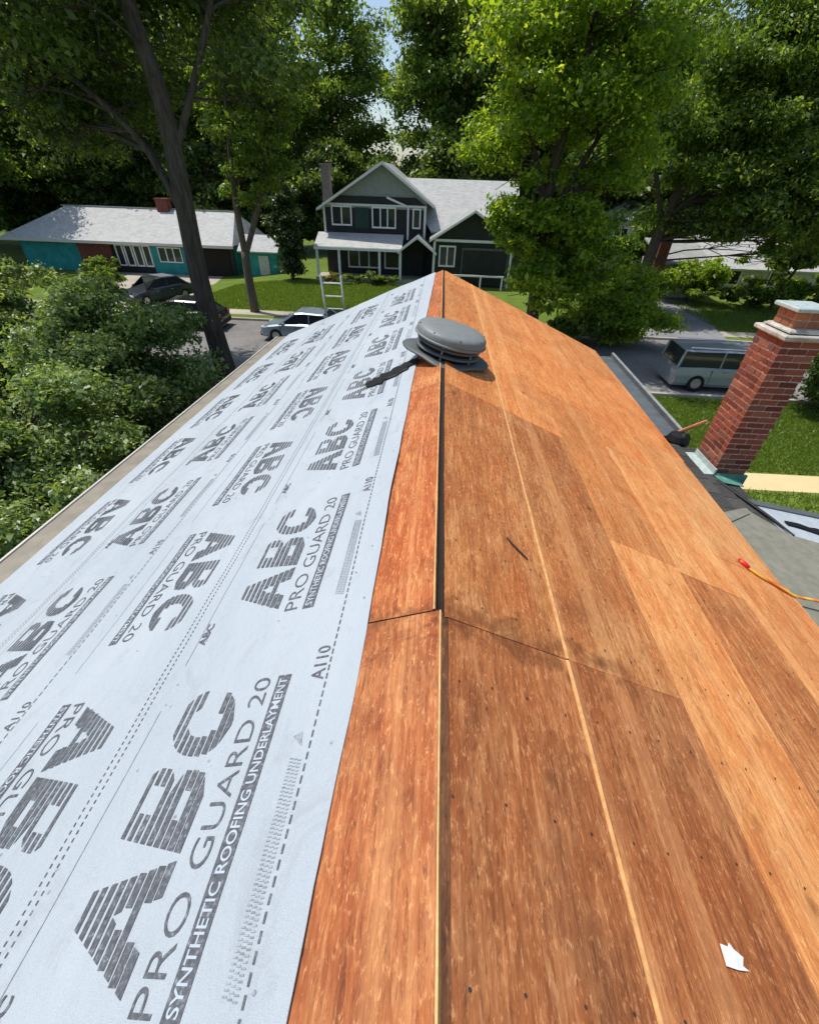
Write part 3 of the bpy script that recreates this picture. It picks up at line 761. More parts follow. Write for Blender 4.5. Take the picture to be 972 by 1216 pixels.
# dark scuff line across the joint: crayon mark on the wood
# ladder against the far rake
lad = thing('ladder', 'aluminium extension ladder leaning on the far end of the white roof slope', 'ladder', (-2.48, 11.9, 0))
def ladp(x, t): return (-2.48+x, 11.9-1.35*t, 5.25*t)
for sx in (-.225, .225):
    q = MB(); 
    for t0, t1 in ((0, 1.0),):
        a, b = ladp(sx, t0), ladp(sx, t1)
        q.add([(a[0]-.016, a[1]-.04, a[2]), (a[0]+.016, a[1]-.04, a[2]), (a[0]+.016, a[1]+.04, a[2]), (a[0]-.016, a[1]+.04, a[2]), (b[0]-.016, b[1]-.04, b[2]), (b[0]+.016, b[1]-.04, b[2]), (b[0]+.016, b[1]+.04, b[2]), (b[0]-.016, b[1]+.04, b[2])], [(3, 2, 1, 0), (4, 5, 6, 7), (0, 1, 5, 4), (1, 2, 6, 5), (2, 3, 7, 6), (3, 0, 4, 7)])
    q.build('rail', M['aluminium'], lad)
for k in range(1, 19):
    t = k*.292/5.42; q = MB(); q.tube([ladp(-.225, t), ladp(.225, t)], .019, 6); q.build('rung', M['aluminium'], lad)

# ------------------------------------------------------------------ houses
def window(par, x0, x1, z0, z1, y, mull=1, cross=0, frame=.11, nm='window'):
    """white framed window facing -Y: frame is the part, pane and mullions its sub-parts"""
    q = MB(); q.box(x0-frame, x1+frame, y-.07, y+.02, z1, z1+frame); q.box(x0-frame, x1+frame, y-.09, y+.02, z0-frame, z0)
    q.box(x0-frame, x0, y-.065, y+.02, z0, z1); q.box(x1, x1+frame, y-.065, y+.02, z0, z1)
    w_ = q.build(nm, M['white_trim'], par)
    q = MB(); q.box(x0, x1, y-.02, y+.01, z0, z1); q.build('pane', M['glass'], w_)
    for i in range(mull):
        xc = x0+(x1-x0)*(i+1)/(mull+1); q = MB(); q.box(xc-.05, xc+.05, y-.055, y-.02, z0, z1); q.build('mullion', M['white_trim'], w_)
    return w_
h2 = thing('two_storey_house', 'two storey house with charcoal siding, white trim and grey gabled roofs', 'house', (-2, 46, 0))
q = MB(); q.box(-9.7, -1.5, 42.0, 50, -.02, 5.0); q.prism([(-9.7, 5.0), (-1.5, 5.0), (-2.1, 5.55), (-8.6, 5.55)], 42.0, 42.3); q.build('wall', M['charcoal'], h2)
q = MB(); q.box(-1.5, 5.6, 42.3, 50, -.02, 3.4); q.build('wall', M['charcoal'], h2)
q = MB()    # main front gable with a clipped (hipped) front
ax, azz = -4.9, 7.9
q.slab([(-10.15, 41.5, 4.88), (ax, 41.5, azz), (ax, 50.4, azz), (-10.15, 50.4, 4.88)], .16)
q.slab([(ax+.002, 41.5, azz), (-.8, 41.5, 5.25), (-.8, 50.4, 5.25), (ax+.002, 50.4, azz)], .16)
rf = q.build('roof', M['roof_grey'], h2)
q = MB(); q.prism([(-9.6, 4.95), (-1.4, 4.95), (-1.4, 5.42), (ax, 7.70), (-9.6, 5.0)], 41.96, 42.2); q.build('gable_wall', M['gable_shake'], h2)
q = MB(); q.prism([(-9.4, 5.26), (-1.5, 5.26), (-2.3, 5.74), (-8.35, 5.74)], 41.90, 41.955); q.build('gable_band', M['charcoal'], h2)
q = MB(); q.slab([(-.9, 41.7, 3.55), (6.2, 41.7, 3.55), (6.2, 46.5, 6.98), (-3.5, 46.5, 6.98), (-2.1, 43.5, 4.9)], .16); q.slab([(-3.5, 46.5, 6.98), (6.2, 46.5, 6.98), (6.2, 51, 3.6), (-3.5, 51, 3.6)], .16); q.build('roof', M['roof_pale'], h2)
q = MB(); q.prism([(-10.2, 4.70), (-10.2, 4.88), (ax-.01, 7.93), (ax-.01, 7.73)], 41.40, 41.49); q.prism([(ax+.01, 7.73), (ax+.01, 7.93), (-.75, 5.28), (-.75, 5.10)], 41.40, 41.49); q.prism([(-4.6, 5.80), (-2.9, 5.22), (-2.9, 5.08), (-4.6, 5.64)], 41.80, 41.89)
q.box(-9.75, -1.4, 41.93, 42.02, 5.1, 5.24); q.box(-9.78, -9.62, 41.94, 42.04, 2.9, 5.1); q.box(-2.95, -2.8, 41.94, 42.02, 2.9, 5.1); q.box(-1.6, -1.42, 41.94, 42.03, 2.9, 5.1); q.build('trim', M['white_trim'], h2)
q = MB(); q.prism([(-3.6, 4.95), (-1.5, 4.95), (-3.9, 6.4), (-5.4, 6.9)], 42.05, 42.2); 
window(h2, -9.0, -7.55, 3.85, 4.98, 41.95, 1); window(h2, -5.7, -3.95, 3.75, 4.98, 41.95, 2); window(h2, -2.4, -1.95, 3.8, 4.95, 41.95, 0)
q = MB(); q.box(-7.2, -6.05, 41.93, 42.0, 3.6, 5.0); q.build('shutter', M['green_shutter'], h2)
window(h2, -7.8, -5.3, .85, 2.2, 41.95, 2); window(h2, -4.7, -3.6, .85, 2.2, 41.95, 0); window(h2, -.3, 1.2, 1.2, 2.55, 42.22, 1); window(h2, 4.3, 5.2, 1.2, 2.5, 42.22, 0)
q = MB(); q.slab([(-10.3, 39.9, 2.45), (-3.2, 39.9, 2.45), (-3.2, 42.0, 3.25), (-10.3, 42.0, 3.25)], .12); q.build('porch_roof', M['roof_pale'], h2)
q = MB(); q.slab([(-3.4, 39.5, 2.35), (-1.95, 39.5, 3.4), (-1.95, 42, 3.4), (-3.4, 42, 2.35)], .10); q.slab([(-1.95, 39.5, 3.4), (-.5, 39.5, 2.35), (-.5, 42, 2.35), (-1.95, 42, 3.4)], .10); q.build('porch_gable', M['roof_grey'], h2)
q = MB(); q.prism([(-3.5, 2.18), (-3.5, 2.36), (-1.95, 3.44), (-.4, 2.36), (-.4, 2.18), (-1.95, 3.24)], 39.40, 39.49); q.box(-10.3, -3.4, 39.84, 39.93, 2.24, 2.42); q.build('porch_trim', M['white_trim'], h2)
for x in (-10.1, -8.3, -5.0, -3.3, -.6):
    q = MB(); q.box(x-.09, x+.09, 39.95, 40.13, .25, 2.36); q.build('porch_post', M['white_trim'], h2)
q = MB(); q.box(-10.3, -.4, 39.8, 42, -.02, .28); q.build('porch_floor', M['concrete'], h2)
# garage gable
q = MB(); q.slab([(-1.0, 39.4, 3.25), (2.35, 39.4, 5.2), (2.35, 45, 5.2), (-1.0, 43, 3.25)], .14); q.slab([(2.35, 39.4, 5.2), (5.9, 39.4, 3.25), (5.9, 43, 3.25), (2.35, 45, 5.2)], .14); q.build('garage_roof', M['roof_grey'], h2)
q = MB(); q.prism([(-.6, -.02), (5.5, -.02), (5.5, 3.25), (2.35, 5.0), (-.6, 3.25)], 39.8, 42.2); q.build('garage_wall', M['charcoal'], h2)
q = MB(); q.prism([(-1.0, 3.05), (-1.0, 3.2), (2.35, 5.22), (5.9, 3.2), (5.9, 3.05), (2.35, 5.05)], 39.30, 39.39); q.box(-.6, 5.5, 39.72, 39.80, 3.1, 3.28); q.box(-.68, -.5, 39.72, 39.82, 0, 3.1); q.box(5.4, 5.58, 39.72, 39.82, 0, 3.1); q.build('trim', M['white_trim'], h2)
window(h2, -.1, 1.0, 1.5, 2.75, 39.74, 1); 
q = MB(); q.box(1.7, 5.2, 39.73, 39.8, .1, 2.6); dr = q.build('garage_door', M['charcoal'], h2)
q = MB(); q.box(1.6, 5.3, 39.70, 39.8, 2.6, 2.75); q.box(1.6, 1.7, 39.7, 39.8, 0, 2.6); q.box(5.2, 5.3, 39.7, 39.8, 0, 2.6); q.build('door_frame', M['grey_shake'], dr)
q = MB(); q.box(-10.0, -9.35, 43.2, 44.0, 0, 7.55); q.box(-10.06, -9.29, 43.14, 44.06, 7.55, 7.72); q.build('chimney', M['far_brick_grey'], h2)
dk = thing('deck_railing', 'pale painted rail in front of the charcoal garage', 'railing', (2.3, 38.6, 0))
q = MB(); q.box(-.2, 5.0, 38.55, 38.65, .92, 1.04); q.build('rail', M['white_trim'], dk)
for x in (-.1, 1.5, 3.2, 4.9):
    q = MB(); q.box(x-.06, x+.06, 38.56, 38.64, 0, .92); q.build('post', M['white_trim'], dk)

# ranch house, left
ZB = -.75
rh = thing('ranch_house', 'low ranch house with teal and brick walls under a long pale hipped roof', 'house', (-28, 46, ZB))
q = MB()
for (x0, x1, mt) in (): pass
yF = 43.9
def wall(x0, x1, mat, y=yF, z1=1.72):
    q = MB(); q.box(x0, x1, y, y+.25, ZB-.05, z1); q.build('wall', M[mat], rh)
wall(-38.6, -33.2, 'teal'); wall(-33.2, -30.1, 'far_brick', yF-.06); wall(-30.1, -26.4, 'charcoal', yF+.1); wall(-26.4, -22.6, 'teal'); wall(-22.6, -18.8, 'charcoal', yF+.12)
q = MB(); q.box(-38.6, -18.8, yF+.4, 51, ZB, 1.7); q.build('wall', M['teal'], rh)
q = MB()
E_ = 1.80
q.slab([(-39.6, 43.0, E_), (-18.3, 43.0, E_), (-19.4, 47.6, 4.02), (-35.6, 47.6, 4.02)], .15)
q.slab([(-39.6, 43.0, E_), (-35.6, 47.6, 4.02), (-39.6, 52.2, E_)], .15); q.slab([(-18.3, 52.2, E_), (-39.6, 52.2, E_), (-35.6, 47.6, 4.02), (-19.4, 47.6, 4.02)], .15); q.slab([(-18.3, 43, E_), (-18.3, 52.2, E_), (-19.4, 47.6, 4.02)], .15)
rf = q.build('roof', M['roof_pale'], rh)
q = MB(); q.box(-36.0, -19.3, 47.5, 47.7, 4.0, 4.09); q.build('ridge_cap', M['roof_grey'], rf)
q = MB(); q.box(-39.65, -18.25, 42.92, 43.0, E_-.2, E_+.02); q.build('fascia', M['gutter_lip'], rh)
for i in range(4):
    x = -29.6+.85*i; window(rh, x, x+.5, -.1, 1.4, yF+.05, 0, 0, .12)
window(rh, -25.6, -23.6, .3, 1.35, yF-.05, 2, 0, .08)
q = MB(); q.box(-22.0, -19.2, yF+.05, yF+.14, ZB, 1.35); q.build('garage_door', M['deck_dark'], rh)
q = MB(); q.box(-26.6, -25.5, 47.2, 48.0, 2.5, 4.75); q.box(-26.66, -25.44, 47.14, 48.06, 4.75, 4.87); q.build('chimney', M['far_brick'], rh)
sh = thing('garden_shed', 'small teal outbuilding with a pale roof beside the ranch house', 'shed', (-16.2, 44, ZB))
q = MB(); q.box(-17.6, -14.6, 43.2, 46, ZB, 1.5); q.build('wall', M['teal'], sh)
q = MB(); q.slab([(-17.9, 42.8, 1.5), (-14.3, 42.8, 1.5), (-14.3, 44.6, 2.6), (-17.9, 44.6, 2.6)], .12); q.slab([(-17.9, 44.6, 2.6), (-14.3, 44.6, 2.6), (-14.3, 46.4, 1.5), (-17.9, 46.4, 1.5)], .12); q.build('roof', M['roof_pale'], sh)
q = MB(); q.box(-16.2, -15.3, 43.13, 43.2, ZB, 1.15); q.build('door', M['cream'], sh)

# houses to the right, half hidden by the trees
w1 = thing('white_roofed_house', 'distant pale house with a near white roof seen between the trees', 'house', (18.5, 54, 0))
q = MB(); q.box(15.5, 22, 52, 58, 0, 4.5); q.build('wall', M['cream'], w1)
q = MB(); q.slab([(14.9, 51.4, 4.35), (22.6, 51.4, 4.35), (18.6, 54.8, 6.0)], .15); q.slab([(14.9, 58.6, 4.35), (14.9, 51.4, 4.35), (18.6, 54.8, 6.0)], .15); q.slab([(22.6, 51.4, 4.35), (22.6, 58.6, 4.35), (18.6, 54.8, 6.0)], .15); q.slab([(22.6, 58.6, 4.35), (14.9, 58.6, 4.35), (18.6, 54.8, 6.0)], .15); q.build('roof', M['roof_white'], w1)
window(w1, 17, 18.2, 2.2, 3.6, 51.95, 1); window(w1, 19.6, 20.8, 2.2, 3.6, 51.95, 1)
w2 = thing('grey_roofed_house', 'low house with a wide grey roof behind the trees on the right', 'house', (25, 45, 0))
q = MB(); q.box(20.3, 36, 43.2, 51, -.02, 1.9); q.build('wall', M['cream'], w2)
q = MB(); q.slab([(19.4, 42.4, 1.75), (37, 42.4, 1.75), (36, 47.5, 4.75), (20.4, 47.5, 4.75)], .15); q.slab([(20.4, 47.5, 4.75), (36, 47.5, 4.75), (37, 52.5, 1.75), (19.4, 52.5, 1.75)], .15); q.build('roof', M['roof_pale'], w2)
window(w2, 24, 25.5, .5, 1.5, 43.15, 1); window(w2, 28, 29.5, .5, 1.5, 43.15, 1)
q = MB(); q.box(16.2, 17.0, 38.6, 39.4, 0, 5.0); q.box(16.14, 17.06, 38.54, 39.46, 5.0, 5.14); cc = q.build('chimney', M['far_brick'], w2)
q = MB(); q.tube([(16.6, 39, 5.14), (16.6, 39, 5.5)], .16, 10); q.build('chimney_pot', M['concrete_cap'], cc)
q = MB(); q.box(17.0, 20.5, 39.0, 43.3, -.02, 2.3); q.build('wall', M['cream'], w2)
q = MB(); q.slab([(16.8, 38.6, 2.4), (20.7, 38.6, 2.4), (20.7, 43.5, 3.6), (16.8, 43.5, 3.6)], .12); q.build('roof', M['roof_grey'], w2)

# ------------------------------------------------------------------ vehicles
def vehicle(name, label, cat, loc, rz, L_, W_, H_, mat, kind='sedan', group=None):
    t = thing(name, label, cat, loc, rz, group)
    hw = W_/2; belt = H_*.60
    if kind == 'sedan': prof = [(-.5, .42, .80), (-.47, .60, .92), (-.30, .66, 1), (0, .64, 1), (.22, .62, 1), (.40, .54, .97), (.47, .48, .90), (.5, .38, .80)]; cab = [(-.42, .61, .86), (-.25, .97, .78), (-.02, 1.0, .80), (.08, .97, .78), (.27, .61, .86)]
    else: prof = [(-.5, .40, .90), (-.492, .58, .97), (-.30, .60, 1), (0, .60, 1), (.30, .59, 1), (.44, .55, .97), (.49, .48, .92), (.5, .36, .84)]; cab = [(-.495, .60, .92), (-.475, .97, .87), (-.1, 1.0, .88), (.15, .985, .87), (.34, .60, .92)]
    q = MB(); vs = []; n = 10
    for x, zt, wf in prof:
        w_ = hw*wf; zt *= H_; zb = .22
        vs += [(x*L_, a, b) for a, b in ((-w_*.9, zb), (-w_, zb+.14), (-w_*1.0, (zb+zt)/2+.05), (-w_*.97, zt-.06), (-w_*.88, zt), (w_*.88, zt), (w_*.97, zt-.06), (w_, (zb+zt)/2+.05), (w_, zb+.14), (w_*.9, zb))]
    k = len(prof); fs = [(j*n+i, (j+1)*n+i, (j+1)*n+(i+1) % n, j*n+(i+1) % n) for j in range(k-1) for i in range(n)]+[tuple(range(n)), tuple(range((k-1)*n, k*n))[::-1]]
    q.add(vs, fs); b_ = q.build('body', mat, t, world=False, smooth=False)
    q = MB(); vs = []
    zb = belt-.03
    cs = [(x*L_, zt*H_, hw*wf) for x, zt, wf in cab]
    q.add([(cs[0][0], -hw*.9, zb), (cs[0][0], hw*.9, zb), (cs[4][0], hw*.9, zb), (cs[4][0], -hw*.9, zb)]+[(cs[i][0], s_*cs[i][2], cs[i][1]-.03) for i in (1, 3) for s_ in (-1, 1)], [(0, 1, 5, 4), (3, 7, 6, 2), (0, 4, 6, 3), (1, 2, 7, 5), (4, 5, 7, 6)])
    q.build('windows', M['glass'], t, world=False)
    q = MB()
    rs = [(cs[i][0], cs[i][2], cs[i][1]) for i in (1, 2, 3)]; vs = []
    for x, y, z in rs: vs += [(x, -y-.01, z-.05), (x, -y*.9, z), (x, y*.9, z), (x, y+.01, z-.05)]
    q.add(vs, [(j*4+i, j*4+4+i, j*4+5+i, j*4+1+i) for j in range(2) for i in range(3)]+[(0, 1, 2, 3), (11, 10, 9, 8)])
    for s_ in (-1, 1):
        def pil(x0, z0, y0, x1, z1, y1, w_): q.tube([(x0, s_*y0, z0), (x1, s_*y1, z1)], w_, 5)
        pil(cs[4][0], zb, hw*.9, cs[3][0], cs[3][1]-.03, cs[3][2], .04); pil(cs[0][0], zb, hw*.9, cs[1][0], cs[1][1]-.03, cs[1][2], .055)
        xm = (cs[1][0]+cs[3][0])/2; pil(xm, zb, hw*.915, xm, cs[2][1]-.06, cs[2][2], .035)
    q.build('roof', mat, t, world=False)
    for s_ in (-1, 1):
        for xd in ((-.17, .06, .25) if kind == 'sedan' else (-.22, .03, .28)):
            q = MB(); q.box(xd*L_-.009, xd*L_+.009, min(s_*hw*.985, s_*(hw+.004)), max(s_*hw*.985, s_*(hw+.004)), .36, belt-.09); q.build('door_seam', M['black'], t, world=False)
        for xd in (-.12, .11):
            q = MB(); q.obox((xd*L_, s_*(hw+.004), belt-.13), .16, .04, .035); q.build('door_handle', M['rim'], t, world=False)
    q = MB(); q.obox((-L_*.497, 0, .52), .02, .42, .13); q.build('number_plate', M['white_trim'], t, world=False)
    q = MB(); q.obox((-L_*.49, 0, .36), .10, W_*.84, .2); q.build('bumper', M['black'], t, world=False)
    r = .33 if kind == 'sedan' else .36
    for x in (-.31, .31):
        for s_ in (-1, 1):
            q = MB(); y = s_*(hw-.10)
            q.tube([(x*L_, y-.11, r), (x*L_, y-.095, r), (x*L_, y+.095, r), (x*L_, y+.11, r)], [r*.86, r, r, r*.86], 20); wl = q.build('wheel', M['tyre'], t, world=False)
            q = MB(); q.tube([(x*L_, y+s_*.10, r), (x*L_, y+s_*.118, r)], [r*.62, r*.56], 14); q.build('rim', M['rim'], wl, world=False)
    for s_ in (-1, 1):
        q = MB(); q.obox((L_*.475, s_*hw*.68, H_*.43), .12, .34, .13); q.build('headlight', M['lamp'], t, world=False)
        q = MB(); q.obox((-L_*.482, s_*hw*.74, H_*.50), .10, .28, .16); q.build('taillight', M['tail'], t, world=False)
        q = MB(); q.obox((L_*.20, s_*(hw+.09), belt+.05), .12, .2, .13); q.build('mirror', mat, t, world=False)
    q = MB(); q.obox((L_*.492, 0, .36), .12, W_*.80, .2); q.build('bumper', M['black'], t, world=False)
    return t
vehicle('parked_car', 'dark blue car parked on the pale driveway of the ranch house', 'car', (-18.9, 30.8, gz(-18.9, 30.8)+.02), R_(242), 4.5, 1.8, 1.5, M['paint_navy'])
vehicle('parked_car', 'black car parked along the far kerb beside the big tree trunk', 'car', (-14.2, 24.9, .006), R_(183), 4.7, 1.85, 1.48, M['paint_black'])
vehicle('parked_car', 'pale blue car in the street just beyond the white roof edge', 'car', (-6.9, 23.6, .006), R_(178), 4.5, 1.8, 1.45, M['paint_blue'])
van = vehicle('parked_van', 'silver estate van parked broadside behind the brick chimney', 'van', (12.75, 19.6, .006), R_(-2), 5.1, 1.95, 1.72, M['paint_silver'], 'van')
q = MB()
for s_ in (-1, 1): q.tube([(-2.2, s_*.72, 1.76), (.5, s_*.72, 1.76)], .025, 6)
q.build('roof_rack', M['white_trim'], van, world=False)

# ------------------------------------------------------------------ trees and plants
def unit(a): return a/np.maximum(1e-9, np.linalg.norm(a, axis=1, keepdims=True))
def leaf_arrays(c, out, size, rng, up=.6, aspect=.55):
    n = len(c)
    nrm = unit(rng.normal(size=(n, 3))*.75+out*.5+np.array([0, 0, up]))
    d = rng.normal(size=(n, 3)); d[:, 2] -= .25; d = unit(d-nrm*np.sum(d*nrm, axis=1, keepdims=True)); s_ = np.cross(nrm, d)
    l = size*np.clip(rng.lognormal(-.02, .38, (n, 1)), .4, 2.0); w_ = l*aspect*rng.uniform(.8, 1.2, (n, 1))
    f = nrm*w_*.18
    v = np.stack([c-d*l*.5, c+s_*w_*.5+f-d*l*.05, c+d*l*.5-nrm*l*.08, c-s_*w_*.5+f-d*l*.05], axis=1)
    return v.reshape(-1, 3), np.arange(n*4).reshape(n, 4)
def crown(rng, blobs, n_leaf, size, sub_r=.42, up=.6, tint_bias=0):
    """blobs: (N,4) branch clumps. Each splits into sub clumps carrying leaves; gaps stay between them"""
    b = np.array(blobs); vol = b[:, 3]**2; k = rng.choice(len(b), size=max(1, n_leaf//26), p=vol/vol.sum())
    dirs = unit(rng.normal(size=(len(k), 3))); dirs[:, 2] = np.abs(dirs[:, 2])*.9+dirs[:, 2]*.35
    dirs = unit(dirs); rr = b[k, 3:4]*rng.uniform(.45, 1.08, (len(k), 1))
    sc = b[k, :3]+dirs*rr*np.array([1, 1, .75])
    idx = np.repeat(np.arange(len(k)), 26)
    offs = rng.normal(size=(len(idx), 3))*sub_r*np.array([.62, .62, .36])*np.minimum(1.4, b[k[idx], 3:4])
    c = sc[idx]+offs; out = unit(c-b[k[idx], :3])
    v, f = leaf_arrays(c, out, size, rng, up)
    tint = np.clip(.45+rng.normal(size=len(idx))*.22+np.repeat(rng.normal(size=len(k))*.22, 26)+tint_bias, 0, 1)
    return v, f, tint
def limb_path(a, b, sag, rng, n=5):
    a, b = np.array(a, float), np.array(b, float); out = []
    j = rng.normal(size=3)*np.linalg.norm(b-a)*.06
    for i in range(n+1):
        t = i/n; p = a+(b-a)*t; p[2] += sag*math.sin(math.pi*t); p = p+j*math.sin(math.pi*t); out.append(tuple(p))
    return out
def tree(name, label, base, paths, blobs, n_leaf, size, leaf, rng, barkm='bark', group=None, sub_r=.42, up=.6, cat='tree', limb_r=.09, rz=0):
    """paths: list of (points, radii) in world coordinates; blobs in world coordinates"""
    t = thing(name, label, cat, base, 0, group)
    q = MB()
    for pts, rad in paths: q.tube(smooth_path(pts, 3), list(np.interp(np.linspace(0, 1, (len(pts)-1)*3+1), np.linspace(0, 1, len(rad)), rad)), 12)
    pp = np.array([p for pts, rad in paths for p in smooth_path(pts, 3)])
    for b in blobs:
        c = np.array(b[:3]); d = np.linalg.norm(pp-c, axis=1)+np.maximum(0, pp[:, 2]-c[2]+.3)*1.5; a = pp[np.argmin(d)]
        L_ = np.linalg.norm(c-a); r0 = min(limb_r*1.6, limb_r*(.4+L_*.14))
        pth = limb_path(a, c, .05*L_, rng); q.tube(pth, list(np.linspace(r0, .018, 6)), 5, False)
        for _ in range(4):
            e = c+unit(rng.normal(size=(1, 3)))[0]*b[3]*.85; q.tube(limb_path(pth[3], e, 0, rng, 3), [r0*.45, r0*.3, .014, .008], 4, False)
    q.build('trunk', M[barkm], t, smooth=True)
    v, f, ti = crown(rng, blobs, n_leaf, size, sub_r, up)
    v = v-np.array(base); me = np_mesh('crown', v, f, M[leaf], ti); link(bpy.data.objects.new('crown', me), t)
    return t
def blob_cloud(rng, c, r, n, rb, shell=.55, cut=None):
    out = []
    while len(out) < n:
        d = unit(rng.normal(size=(1, 3)))[0]; p = np.array(c)+d*np.array(r)*rng.uniform(shell, 1)
        if cut and not cut(p): continue
        out.append((*p, rb*rng.uniform(.7, 1.3)))
    return out
rng = np.random.default_rng(11)
# big trunk, left
T1 = [(-8.25, 16.5, -.1), (-8.42, 16.5, 2.0), (-8.50, 16.5, 4.1), (-8.35, 16.5, 7.3), (-8.45, 16.6, 9.0), (-8.85, 16.7, 11), (-9.3, 16.8, 14.5)]
bl = blob_cloud(rng, (-10.3, 18.2, 12.2), (6.4, 5.5, 5.2), 92, 1.3, .2, lambda p: p[2] > 6.9+max(0, (p[0]+11.5))*.0 and not (p[0] > -6.6 and p[2] < 9)and not (-9.4 < p[0] < -7.2 and p[1] < 17.6 and p[2] < 10.5))
bl += blob_cloud(rng, (-13.5, 19.5, 8.6), (3.4, 3, 2.0), 20, 1.1, .2)
tree('maple_tree', 'tall dark maple with a thick bare trunk leaning over the left side', (-8.25, 16.5, 0), [(T1, [.44, .36, .31, .27, .24, .20, .10]), ([(-8.45, 16.5, 5.6), (-9.2, 16.6, 7.4), (-10.4, 16.7, 8.6), (-12.2, 16.8, 9.8)], [.13, .10, .08, .04]), ([(-8.35, 16.5, 7.3), (-7.2, 17, 9.5), (-6.0, 17.4, 12.0)], [.12, .09, .04])], bl, 105000, .155, 'leaf_dark', rng, limb_r=.06)
# thin forked tree
bl = blob_cloud(rng, (-9.9, 28.9, 11.3), (3.4, 3.2, 4.8), 40, .85, .2)+[(-10.6, 28.7, 5.6, .7), (-9.5, 28.5, 6.3, .7), (-11.8, 28.9, 5.9, .6), (-10.9, 28.2, 6.9, .7)]
tree('forked_tree', 'slender forked tree on the lawn left of the two storey house', (-11.58, 28.7, 0), [([(-11.58, 28.7, -.1), (-11.62, 28.7, 1.6), (-11.56, 28.7, 3.3)], [.30, .25, .22]), ([(-11.56, 28.7, 3.2), (-11.6, 28.7, 5), (-11.5, 28.7, 7), (-11.1, 28.8, 10.4), (-10.8, 28.8, 14)], [.19, .17, .14, .10, .05]), ([(-11.5, 28.7, 3.2), (-10.5, 28.7, 5.2), (-9.6, 28.7, 7.4), (-8.8, 28.8, 9.6), (-8.4, 28.8, 13)], [.17, .15, .12, .09, .04])], bl, 32000, .18, 'leaf_mid', rng, 'bark_light')
# bright tree, centre right
bl = blob_cloud(rng, (5.0, 24.2, 10.6), (4.7, 4.4, 5.6), 84, 1.1, .25, lambda p: p[2] > 4.8)
bl += blob_cloud(rng, (5.4, 23.6, 4.6), (2.2, 2.0, 1.8), 12, .8, .3)+blob_cloud(rng, (5.0, 22.7, 3.2), (2.0, 1.0, 1.5), 14, .75, .1)+blob_cloud(rng, (4.8, 22.9, 5.6), (1.9, 1.0, 1.3), 12, .75, .1)+blob_cloud(rng, (6.3, 23.2, 3.6), (1.8, 1.6, 2.2), 14, .8, .2)+blob_cloud(rng, (3.0, 22.6, 5.2), (1.1, 1.0, 1.9), 18, .6, .2)
tree('maple_tree', 'bright yellow green maple right of the two storey house', (4.9, 24, 0), [([(4.9, 24, -.1), (4.75, 24, 2.5), (4.5, 24, 5.5), (4.6, 24.1, 8), (5.1, 24.2, 11.5), (5.4, 24.3, 15)], [.36, .30, .26, .22, .15, .05]), ([(4.5, 24, 5.0), (5.6, 24, 7.5), (7.0, 24.2, 10)], [.16, .12, .05]), ([(4.55, 24, 6.0), (3.4, 24.2, 8.5), (2.4, 24.4, 11)], [.15, .11, .05])], bl, 98000, .175, 'leaf_bright', rng, limb_r=.06)
# low bright branches right
bl = blob_cloud(rng, (9.4, 25.4, 1.75), (3.2, 2.3, 1.9), 44, .75, .2)
tree('dogwood_tree', 'low bushy light green tree beyond the far right roof edge', (9.2, 26.9, 0), [([(9.2, 26.9, -.1), (9.2, 26.6, 1.2), (9.3, 26.3, 2.6)], [.16, .13, .08])], bl, 46000, .155, 'leaf_bright', rng)
# right tree
bl = blob_cloud(rng, (16.5, 33.5, 10.0), (7.8, 3.2, 6.8), 112, 1.25, .2, lambda p: p[2] > 3.9)
bl += blob_cloud(rng, (21.0, 33, 5.6), (4.8, 3, 1.9), 30, 1.0, .2)+blob_cloud(rng, (18.6, 31.6, 5.0), (4.0, 1.3, 1.0), 12, .8, .1)
tree('oak_tree', 'broad green oak filling the upper right above the grey roofed house', (14.0, 34, 0), [([(14.0, 34, -.1), (13.8, 34, 3), (14.2, 34, 6.5), (15.5, 34, 10), (17, 34, 14)], [.42, .36, .3, .2, .06]), ([(14.1, 34, 5.5), (17, 33.8, 8), (20.5, 33.6, 9.5)], [.2, .15, .06]), ([(14, 34, 5.0), (12.4, 34, 8), (11.2, 34, 11.5)], [.18, .13, .05])], bl, 116000, .205, 'leaf_mid', rng, limb_r=.045)
bl = blob_cloud(rng, (25.0, 36.2, 3.3), (4.2, 1.8, 1.5), 26, .72, .2)
tree('crab_apple_tree', 'small spreading green tree partly hiding the wide grey roof', (24.6, 36.2, 0), [([(24.6, 36.2, -.1), (24.7, 36.2, 1.2), (25, 36.2, 2.6)], [.15, .12, .08])], bl, 13000, .22, 'leaf_mid', rng, limb_r=.05)
bl = blob_cloud(rng, (18.2, 45.0, 2.6), (3.2, 1.6, 2.0), 26, .8, .2)
tree('holly_tree', 'rounded leafy tree in front of the white roofed house', (18.0, 45.4, 0), [([(18.0, 45.4, -.1), (18.0, 45.3, 1.2), (18.1, 45.2, 3.0)], [.14, .11, .06])], bl, 13000, .24, 'leaf_mid', rng, limb_r=.05)
bl = blob_cloud(rng, (19.2, 37.6, 1.6), (2.4, 1.3, 1.3), 20, .75, .2)
tree('holly_tree', 'leafy tree by the grey driveway hiding the pale wall of the grey roofed house', (19.2, 37.9, 0), [([(19.2, 37.9, -.1), (19.2, 37.8, 1.0), (19.2, 37.7, 2.0)], [.12, .09, .05])], bl, 11000, .2, 'leaf_bright', rng, limb_r=.04)
